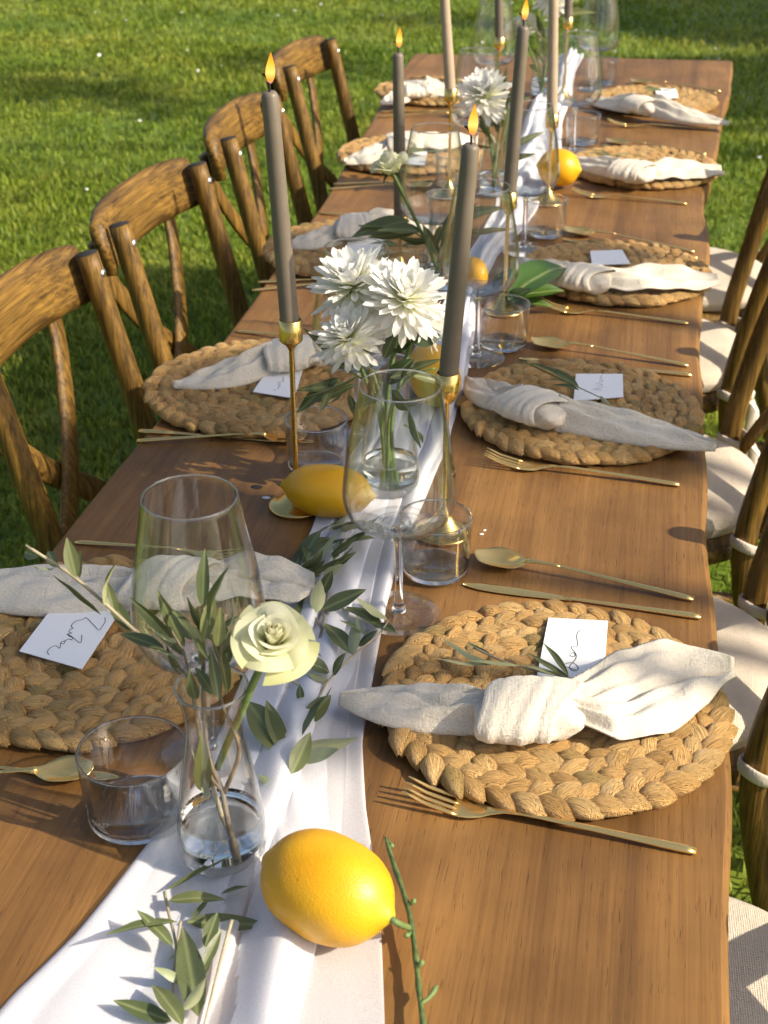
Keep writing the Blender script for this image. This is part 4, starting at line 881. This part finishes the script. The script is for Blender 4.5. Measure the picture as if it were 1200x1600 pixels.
# ---- chrysanthemums
def petal_mesh(seed):
    rs = random.Random(seed); n, k = 9, 5; V = []; b = rs.uniform(.04, .16)
    for i in range(n):
        u = i/(n-1); hw = .092*interp([0, .2, .6, .88, 1], [.35, .7, 1.0, .8, .12], u)
        for j in range(k): s = -1+2*j/(k-1); V.append((u, s*hw, b*u*u+.35*hw*s*s+.01*math.sin(u*9+seed)))
    return mesh('petal', V, grid_faces(n, k), M['mum'])
PET = [petal_mesh(k) for k in range(4)]
def mum(label, c, Rr, axis, stem_pts, seed, y0=None):
    rs = random.Random(seed); c = Vector(c); t = thing('white_chrysanthemum', label, 'chrysanthemum', c, 0, 'white chrysanthemums'); rot = Vector(axis).to_track_quat('Z', 'Y').to_matrix()
    for n, el, ln, z in ((15, -38, .88, -.12), (18, -14, 1.02, -.08), (21, 4, 1.05, -.03), (22, 19, .98, 0), (21, 33, .88, .03), (18, 47, .74, .06), (14, 61, .58, .08), (9, 75, .44, .10), (5, 86, .34, .1)):
        for k in range(n):
            a = 2*math.pi*(k+rs.uniform(-.3, .3))/n+el; e = R_(el+rs.uniform(-9, 9)); d = rot @ Vector((math.cos(a)*math.cos(e), math.sin(a)*math.cos(e), math.sin(e)))
            up = rot @ Vector((-math.cos(a)*math.sin(e), -math.sin(a)*math.sin(e), math.cos(e))); l_ = ln*Rr*rs.uniform(.74, 1.12)
            obj('petal', PET[rs.randrange(4)], t, place(rot @ Vector((0, 0, z*Rr))+d*(.06*Rr), frame(d, up), (l_, Rr*rs.uniform(1.0, 1.35), l_)))
    v, f = lathe([(.0001, -.30), (.12, -.26), (.24, -.14), (.2, -.02), (.0001, 0)], 14); obj('calyx', mesh('calyx', v, f, M['mleaf']), t, place((0, 0, 0), rot, (Rr, Rr, Rr)))
    pts = smooth_pts([c+(rot @ Vector((0, 0, -.25*Rr)))]+stem_pts, 20); obj('stem', mesh('stem', *tube([p-c for p in pts], .0026, 8), M['green']), t)
yb = VB.y
for px, rp, ax, st, sd_, lb in [((552, 448), 69, (-.15, -.28, .95), [(575, 560), (598, 640), (606, 750)], 1, 'upper white chrysanthemum nearest the brass socket, in the middle vase'), ((632, 468), 70, (.2, -.30, .95), [(612, 570), (604, 650), (612, 750)], 2, 'fullest white chrysanthemum, beside the lemon, in the middle vase'), ((545, 530), 57, (-.2, -.36, .92), [(570, 590), (595, 660), (602, 750)], 3, 'lowest white chrysanthemum hanging over the middle vase rim'), ((662, 500), 46, (.75, .2, .3), [(630, 580), (612, 660), (616, 750)], 4, 'half hidden white chrysanthemum turned away towards the lemon')]:
    jy = {1: .02, 2: .0, 3: -.03, 4: .03}[sd_]; c = PY(*px, yb+jy); mum(lb, c, rp/pxm(c), ax, [PY(*q, yb+jy*(.5-.25*k)) for k, q in enumerate(st)], sd_)
yd = VD.y; c = PY(757, 150, yd); mum('lone white chrysanthemum behind the beige candle', c, 46/pxm(c), (-.1, -.4, .9), [PY(764, 210, yd), PY(770, 250, yd), PY(772, 290, yd)], 7)
c = PY(868, -4, ye); mum('white chrysanthemum at the far end above the cream rose', c, 34/pxm(c), (.1, -.5, .8), [PY(862, 60, ye), PY(852, 105, ye), PY(848, 140, ye)], 8)

def greens(label, y0, stems, leaves, pool, smat, seed, name='cut_greenery', wf=1.0):
    st = [([PY(a, b, y0) for a, b in s], .0017) for s in stems]; sprig(name, label, 'greenery', st[0][0][0], st, up_leaf(leaves, y0, seed, .025), pool, smat, 'greenery in the vases', seed, wf)
greens('dark leafy olive spray under the three white chrysanthemums', yb-.012, [[(606, 745), (598, 650), (575, 600), (520, 565)], [(606, 745), (610, 640), (640, 590), (680, 575)], [(606, 745), (600, 640), (560, 615)]],
       [(560, 585, 470, 625), (545, 600, 462, 610), (555, 600, 488, 630), (530, 590, 462, 645), (520, 560, 475, 512), (620, 590, 690, 560), (640, 585, 700, 600), (610, 590, 645, 580), (600, 560, 618, 520), (590, 400, 600, 388), (520, 595, 500, 645), (535, 605, 505, 638), (545, 615, 560, 660), (580, 590, 590, 640), (560, 570, 520, 575)], OLIVE, 'green', 31)
greens('broad dark chrysanthemum leaves at the middle vase neck', yb+.0, [[(606, 745), (604, 660), (600, 600)]], [(598, 620, 548, 640), (606, 600, 645, 560), (608, 620, 660, 625), (600, 600, 560, 570), (612, 610, 640, 640), (640, 640, 660, 700), (630, 665, 662, 690), (640, 530, 690, 525), (600, 540, 640, 535)], MLEAF, 'green', 32)
greens('dark curling leaves about the rosebud vase', yc, [[(690, 440), (685, 400), (700, 350)], [(690, 440), (672, 390), (640, 360), (560, 352)]],
       [(640, 345, 548, 368), (640, 352, 562, 352), (655, 360, 575, 372), (660, 362, 590, 358), (672, 375, 620, 372), (690, 380, 705, 330), (695, 372, 745, 318), (690, 390, 725, 345), (675, 395, 690, 350), (700, 350, 790, 322), (720, 365, 800, 355), (685, 400, 660, 350)], OLIVE, 'green', 33, wf=1.3)
greens('loose olive leaves round the lone chrysanthemum vase', yd, [[(772, 290), (775, 230), (790, 160)], [(772, 290), (768, 220), (740, 200)], [(772, 290), (785, 230), (815, 190)]],
       [(775, 225, 742, 190), (780, 210, 770, 170), (785, 220, 800, 165), (790, 215, 818, 185), (770, 230, 735, 225), (795, 200, 805, 140), (788, 190, 780, 130), (800, 230, 850, 205), (775, 240, 800, 205), (765, 215, 748, 175), (790, 170, 812, 120), (780, 180, 795, 100), (805, 165, 830, 150), (770, 200, 760, 180), (800, 250, 836, 240), (780, 255, 760, 225), (792, 240, 825, 215), (778, 200, 820, 165)], OLIVE, 'green', 34)
greens('olive spray beside the cream rose at the far end', ye, [[(848, 140), (850, 90), (860, 30)], [(848, 140), (842, 90), (850, 60)]],
       [(850, 90, 840, 50), (855, 80, 872, 40), (848, 100, 832, 75), (858, 50, 880, 15), (852, 60, 838, 20), (850, 110, 878, 90), (846, 115, 826, 100), (860, 30, 905, 10), (862, 25, 930, 18)], OLIVE, 'green', 35)
lvs = [(P(795, 468, ZT+.03), P(886, 408, ZT+.05), (0, -.5, 1)), (P(800, 465, ZT+.03), P(882, 452, ZT+.03), (0, -.4, 1)), (P(792, 470, ZT+.02), P(830, 452, ZT+.05), (0, -.9, .6)), (P(800, 475, ZT+.015), P(868, 478, ZT+.012), (0, -.3, 1)), (P(770, 455, ZT+.02), P(800, 420, ZT+.06), (0, -.6, .8)), (P(775, 462, ZT+.02), P(740, 455, ZT+.02), (0, -.3, 1))]
sprig('lemon_leaves', 'glossy broad lemon leaves spilling towards the third cushion side napkin', 'lemon leaves', P(795, 468, ZT+.02), [(on([(745, 455), (775, 462), (805, 470)], [.03, .02, .018]), .002)], lvs, LLEAF, 'darkgreen', seed=40)

# ------------------------------------------------------------------ lemons
def lemon(a, b, rad, label, stem=None, seed=0, zc=None):
    z = ZT+(zc or rad)+.003; A_, B_ = P(*a, z), P(*b, z); c = (A_+B_)/2; L = (B_-A_).length; rs = random.Random(seed)
    t = thing('lemon', label, 'lemon', c, 0, 'lemons on the runner'); n, m = 40, 36; V = []; h = L/2
    for i in range(n):
        s = -1+2*i/(n-1)
        body = max(0, 1-abs(s*1.10)**2.35)**.54 if abs(s) < .905 else 0
        nip = .24*max(0, 1-((abs(s)-.76)/.24)**2)**.5 if abs(s) > .6 else 0
        r = rad*max(body, nip*(1.05 if s < 0 else .92), .0)
        if abs(s) > .99: r = rad*.012
        for j in range(m):
            th = 2*math.pi*j/m; w_ = 1+.018*math.sin(th*2+seed)+.014*math.sin(th*3+s*4+seed)+.008*math.sin(th*7+s*9)
            V.append((s*h, r*w_*math.cos(th), r*w_*math.sin(th)*.97))
    # soften the body to nipple step
    arr = np.array(V).reshape(n, m, 3)
    for _ in range(2): arr[2:-2, :, 1:] = (arr[1:-3, :, 1:]+2*arr[2:-2, :, 1:]+arr[3:-1, :, 1:])/4
    V = arr.reshape(-1, 3).tolist(); d = B_-A_
    sc_ = .056/h
    f = grid_faces(n, m, False, True); f += [tuple(range(m)), tuple(range((n-1)*m, n*m))[::-1]]
    f = [x[::-1] for x in f]
    obj('peel', mesh('peel', V, [x[::-1] for x in f], M['lemon']), t, place((0, 0, 0), frame(d, (0, 0, 1))))
    return t, c, d.normalized()
t, c, d = lemon((411, 1338), (617, 1437), .0368, 'large lemon with a cut green twig, beside the near vase', seed=1)
org = c
tw = on([(602, 1308), (615, 1350), (632, 1400), (642, 1440), (650, 1500), (655, 1550), (664, 1620)], [.016, .013, .011, .012, .010, .010, .012]); q = smooth_pts(tw, 40)
tgo = obj('twig', mesh('twig', *tube([p-org for p in q], [(.0018+.0005*math.sin(k*.55)**4)*min(1, .55+k*.08) for k in range(40)], 8), M['darkgreen']), t)
st = smooth_pts([c+d*.049, c+d*.058+Vector((0, 0, -.002)), P(640, 1450, ZT+.014)], 10); obj('stalk', mesh('stalk', *tube([p-org for p in st], [.0045, .0034, .0027]+[.0023]*7, 8), M['green']), t)
for a, b in (((636, 1412), (648, 1404)), ((642, 1452), (632, 1462)), ((655, 1570), (683, 1540)), ((605, 1312), (612, 1322)), ((650, 1510), (660, 1500))):
    bb = smooth_pts(on([a, ((a[0]+b[0])/2+2, (a[1]+b[1])/2+3), b], [.011, .013, .015]), 6); obj('bud', mesh('bud', *tube([p-org for p in bb], [.0012, .0013, .0014, .0017, .0022, .0010], 8), M['green']), tgo)
lemon((438, 757), (588, 776), .0300, 'lemon leaning against the brass candlestick foot', seed=2)
lemon((668, 548), (690, 625), .0330, 'lemon behind the chrysanthemums at the runner edge', seed=3)
lemon((838, 258), (909, 266), .0360, 'lemon beside the fourth cushion side placemat', seed=4)
lemon((722, 432), (762, 428), .0280, 'lemon seen through the wine glass among glossy leaves', seed=5)
# fallen petals on the wood
for k, (px, s) in enumerate((((416, 778), .0042), ((752, 835), .0022), ((757, 829), .0018))):
    a, b = lathe([(.0001, .0011), (.6*s, .001), (s, .0004), (.9*s, .0001)], 10); tag(obj('fallen_petal', mesh('fallen_petal', a, b, M['pebble']), None, place(P(*px), Matrix.Rotation(.4*k, 3, 'Z'), (1.3, .8, 1))), ('tiny pale petal on the wood by the candlestick foot behind the lemon', 'pale crumb on the wood beside the tumbler with the brass foot behind', 'paler crumb on the wood beside the tumbler, past the first')[k], 'petal', 'fallen petals on the wood')

# ------------------------------------------------------------------ chairs (local: back at x = 0, seat towards +x)
def chair_meshes():
    out = []; top = .885
    for s in (-1, 1):
        y = .176*s
        ctr = [(-.12, y*1.03, 0), (-.055, y*1.02, .22), (-.006, y, .44), (-.022, y, .60), (-.058, y, .76), (-.088, y*.99, top)]
        q = smooth_pts(ctr, 26); out.append(('rear_post', mesh('rear_post', *tube(q, [interp([0, .5, 1], [.0150, .0175, .0155], k/25) for k in range(26)], 16), M['chair_v'])))
        out.append(('post_cap', mesh('post_cap', *lathe([(.0001, .0016), (.0148, .0012), (.0156, 0)], 16), M['dark']), place((-.088, y*.99, top), Matrix.Rotation(R_(-12), 3, 'Y'))))
        bz = .858; out.append(('bolt', mesh('bolt', *lathe([(.0072, 0), (.0068, .0022), (.004, .0034), (.0001, .0038)], 14), M['bolt']), place((-.0835+.0156, y*.99, bz), Matrix.Rotation(R_(90), 3, 'Y'))))
        q = smooth_pts([(.395, .175*s, 0), (.385, .178*s, .22), (.375, .18*s, .43)], 8); out.append(('front_leg', mesh('front_leg', *tube(q, [.014, .015, .016, .017, .018, .019, .0195, .02], 14), M['chair_v'])))
        q = smooth_pts([(-.075, .178*s, .16), (.388, .172*s, .16)], 6); out.append(('stretcher', mesh('stretcher', *tube(q, .010, 10), M['chair_h'])))
        # bent cross bar: from the rail end down to the opposite foot of the back
        off = .004*s
        q = smooth_pts([(-.142+off, .136*s, .845), (-.124+off, .122*s, .77), (-.090+off*2, .03*s, .66), (-.055+off, -.085*s, .56), (-.028, -.152*s, .475)], 26)
        out.append(('cross_bar', mesh('cross_bar', *tube(q, [.0195]*26, 12, (1.0, .42), True, (1, 0, 0)), M['chair_v'])))
    # bowed top rail: board bent backwards, its ends wrap behind the posts
    n = 34; V = []; sec = [(-.009, -.043), (.009, -.043), (.0115, -.03), (.0115, .028), (.008, .039), (0, .043), (-.008, .039), (-.0115, .028), (-.0115, -.03)]
    for i in range(n):
        s = -1+2*i/(n-1); y = s*.194; x = -.108-.032*(1-abs(s)**2.6); hh = 1-.10*abs(s)**6; 
        tx = Vector((.032*2.6*abs(s)**1.6*(1 if s > 0 else -1)/.194, 1, 0)).normalized(); nx = Vector((tx.y, -tx.x, 0))
        for a, b in sec:
            zz = .852+b*hh+.003*(1-s*s); V.append(Vector((x, y, zz))+nx*a-Vector((.2*b, 0, 0)))
    m = len(sec); f = [(i*m+j, i*m+(j+1) % m, (i+1)*m+(j+1) % m, (i+1)*m+j) for i in range(n-1) for j in range(m)]; f += [tuple(range(m)), tuple(range((n-1)*m, n*m))[::-1]]
    me = mesh('top_rail', V, f, M['chair_h']); bm = bmesh.new(); bm.from_mesh(me); bmesh.ops.recalc_face_normals(bm, faces=bm.faces); bm.to_mesh(me); bm.free(); out.append(('top_rail', me))
    # seat: rounded trapezoid slab
    prof = []
    for k in range(40):
        a = 2*math.pi*k/40; cx, cs = math.cos(a), math.sin(a); r = 1/((abs(cx)**4+abs(cs)**4)**.25); prof.append((.195+.215*cx*r, .212*cs*r*(1-.06*(1-cx*r))))
    V = []; lev = [(.425, .97), (.430, 1), (.448, 1), (.455, .975)]
    for z, k in lev: V += [(.195+(x-.195)*k, y*k, z) for x, y in prof]
    f = [(i*40+j, i*40+(j+1) % 40, (i+1)*40+(j+1) % 40, (i+1)*40+j) for i in range(3) for j in range(40)]+[tuple(range(40))[::-1], tuple(range(120, 160))]
    out.append(('seat', mesh('seat', V, f, M['chair_h'])))
    for x in (.02, .39): pass
    out.append(('stretcher', mesh('stretcher', *tube([(-.085, -.19, .25), (-.085+.02, 0, .25), (-.085, .19, .25)], .010, 10), M['chair_h'])))
    out.append(('stretcher', mesh('stretcher', *tube([(.386, -.178, .27), (.386, .178, .27)], .010, 10), M['chair_h'])))
    return out
CH = chair_meshes()
def chair(x, y, rz, label, group):
    t = thing('crossback_chair', label, 'chair', (x, y, 0), rz, group)
    for c in CH: obj(c[0], c[1], t, c[2] if len(c) > 2 else None)
    return t
for k, (x, y, rz, ds) in enumerate([(-.648, 1.520, 1, 'first'), (-.652, 2.000, -1, 'second'), (-.655, 2.535, 2, 'third'), (-.700, 3.190, -2, 'fourth')]):
    chair(x, y, R_(rz), f'honey brown crossback chair opposite the cushions, {ds} from the twig lemon', 'crossback chairs round the table')
CUSH_Y = [(.225, .885, 2), (.186, 1.452, -2), (.180, 1.972, 2), (.182, 2.515, -1), (.250, 2.975, 2)]
for k, (x, y, rz) in enumerate(CUSH_Y):
    chair(x, y, R_(180+rz), f'brown crossback chair under a tan cushion, {ORD[k]} from the twig lemon', 'crossback chairs round the table')
# ---- cushions with tie bands
def cushion_mesh():
    n, V = 64, []
    prof = []
    for k in range(n):
        a = 2*math.pi*k/n; cx, cs = math.cos(a), math.sin(a); r = 1/((abs(cx)**2.7+abs(cs)**2.7)**(1/2.7)); prof.append((.170+.208*cx*r, .186*cs*r*(1-.05*(1-cx*r))))
    rings = [(.0, .93), (.004, .985), (.016, 1.0), (.019, 1.006), (.022, 1.0), (.034, .985), (.041, .93), (.045, .80), (.047, .5), (.048, .2)]
    for z, k in rings: V += [(.17+(x-.17)*k, y*k, .457+z+(.0015*math.sin(j*.7+k*9) if .8 < k < .99 else 0)) for j, (x, y) in enumerate(prof)]
    f = [(i*n+j, i*n+(j+1) % n, (i+1)*n+(j+1) % n, (i+1)*n+j) for i in range(len(rings)-1) for j in range(n)]+[tuple(range(n))[::-1], tuple(range((len(rings)-1)*n, len(rings)*n))]
    return mesh('pad', V, f, M['cushion'])
PAD = cushion_mesh()
def tie_meshes(s, seed):
    rs = random.Random(seed); y = .176*s; z = .475; loop = [(-.010+.0245*math.cos(a), y+.0245*math.sin(a), z+.004*math.sin(a*2)) for a in np.linspace(0, 2*math.pi, 25)]
    a = tube(loop, .0085, 8, (.35, 1.0), False, (0, 0, 1))
    tails = []
    for k in range(2):
        L = rs.uniform(.13, .2); q = smooth_pts([(-.034, y+.004*k, z), (-.048-.01*k, y+.012*(k*2-1), z-.03), (-.050, y+.02*(k*2-1), z-L*.6), (-.058-.01*k, y+.012*(k*2-1), z-L)], 14); tails.append(tube(q, [.0085]*14, 8, (1.0, .2)))
    q = smooth_pts([(.012, y*.93, z-.002), (-.006, y*.97, z+.004), (-.03, y*1.06, z+.002)], 8); kn = tube([(-.030, y-.006, z), (-.042, y, z+.002), (-.040, y+.008, z-.004)], [.007, .010, .007], 8)
    return join(a, kn, *tails)
for k, (x, y, rz) in enumerate(CUSH_Y):
    t = thing('seat_cushion', f'tan canvas seat cushion tied to a crossback chair, {ORD[k]} from the twig lemon', 'cushion', (x, y, 0), R_(180+rz), 'tied seat cushions')
    obj('pad', PAD, t)
    for s in (-1, 1): obj('tie', mesh('tie', *tie_meshes(s, k*2+s), M['tie']), t)
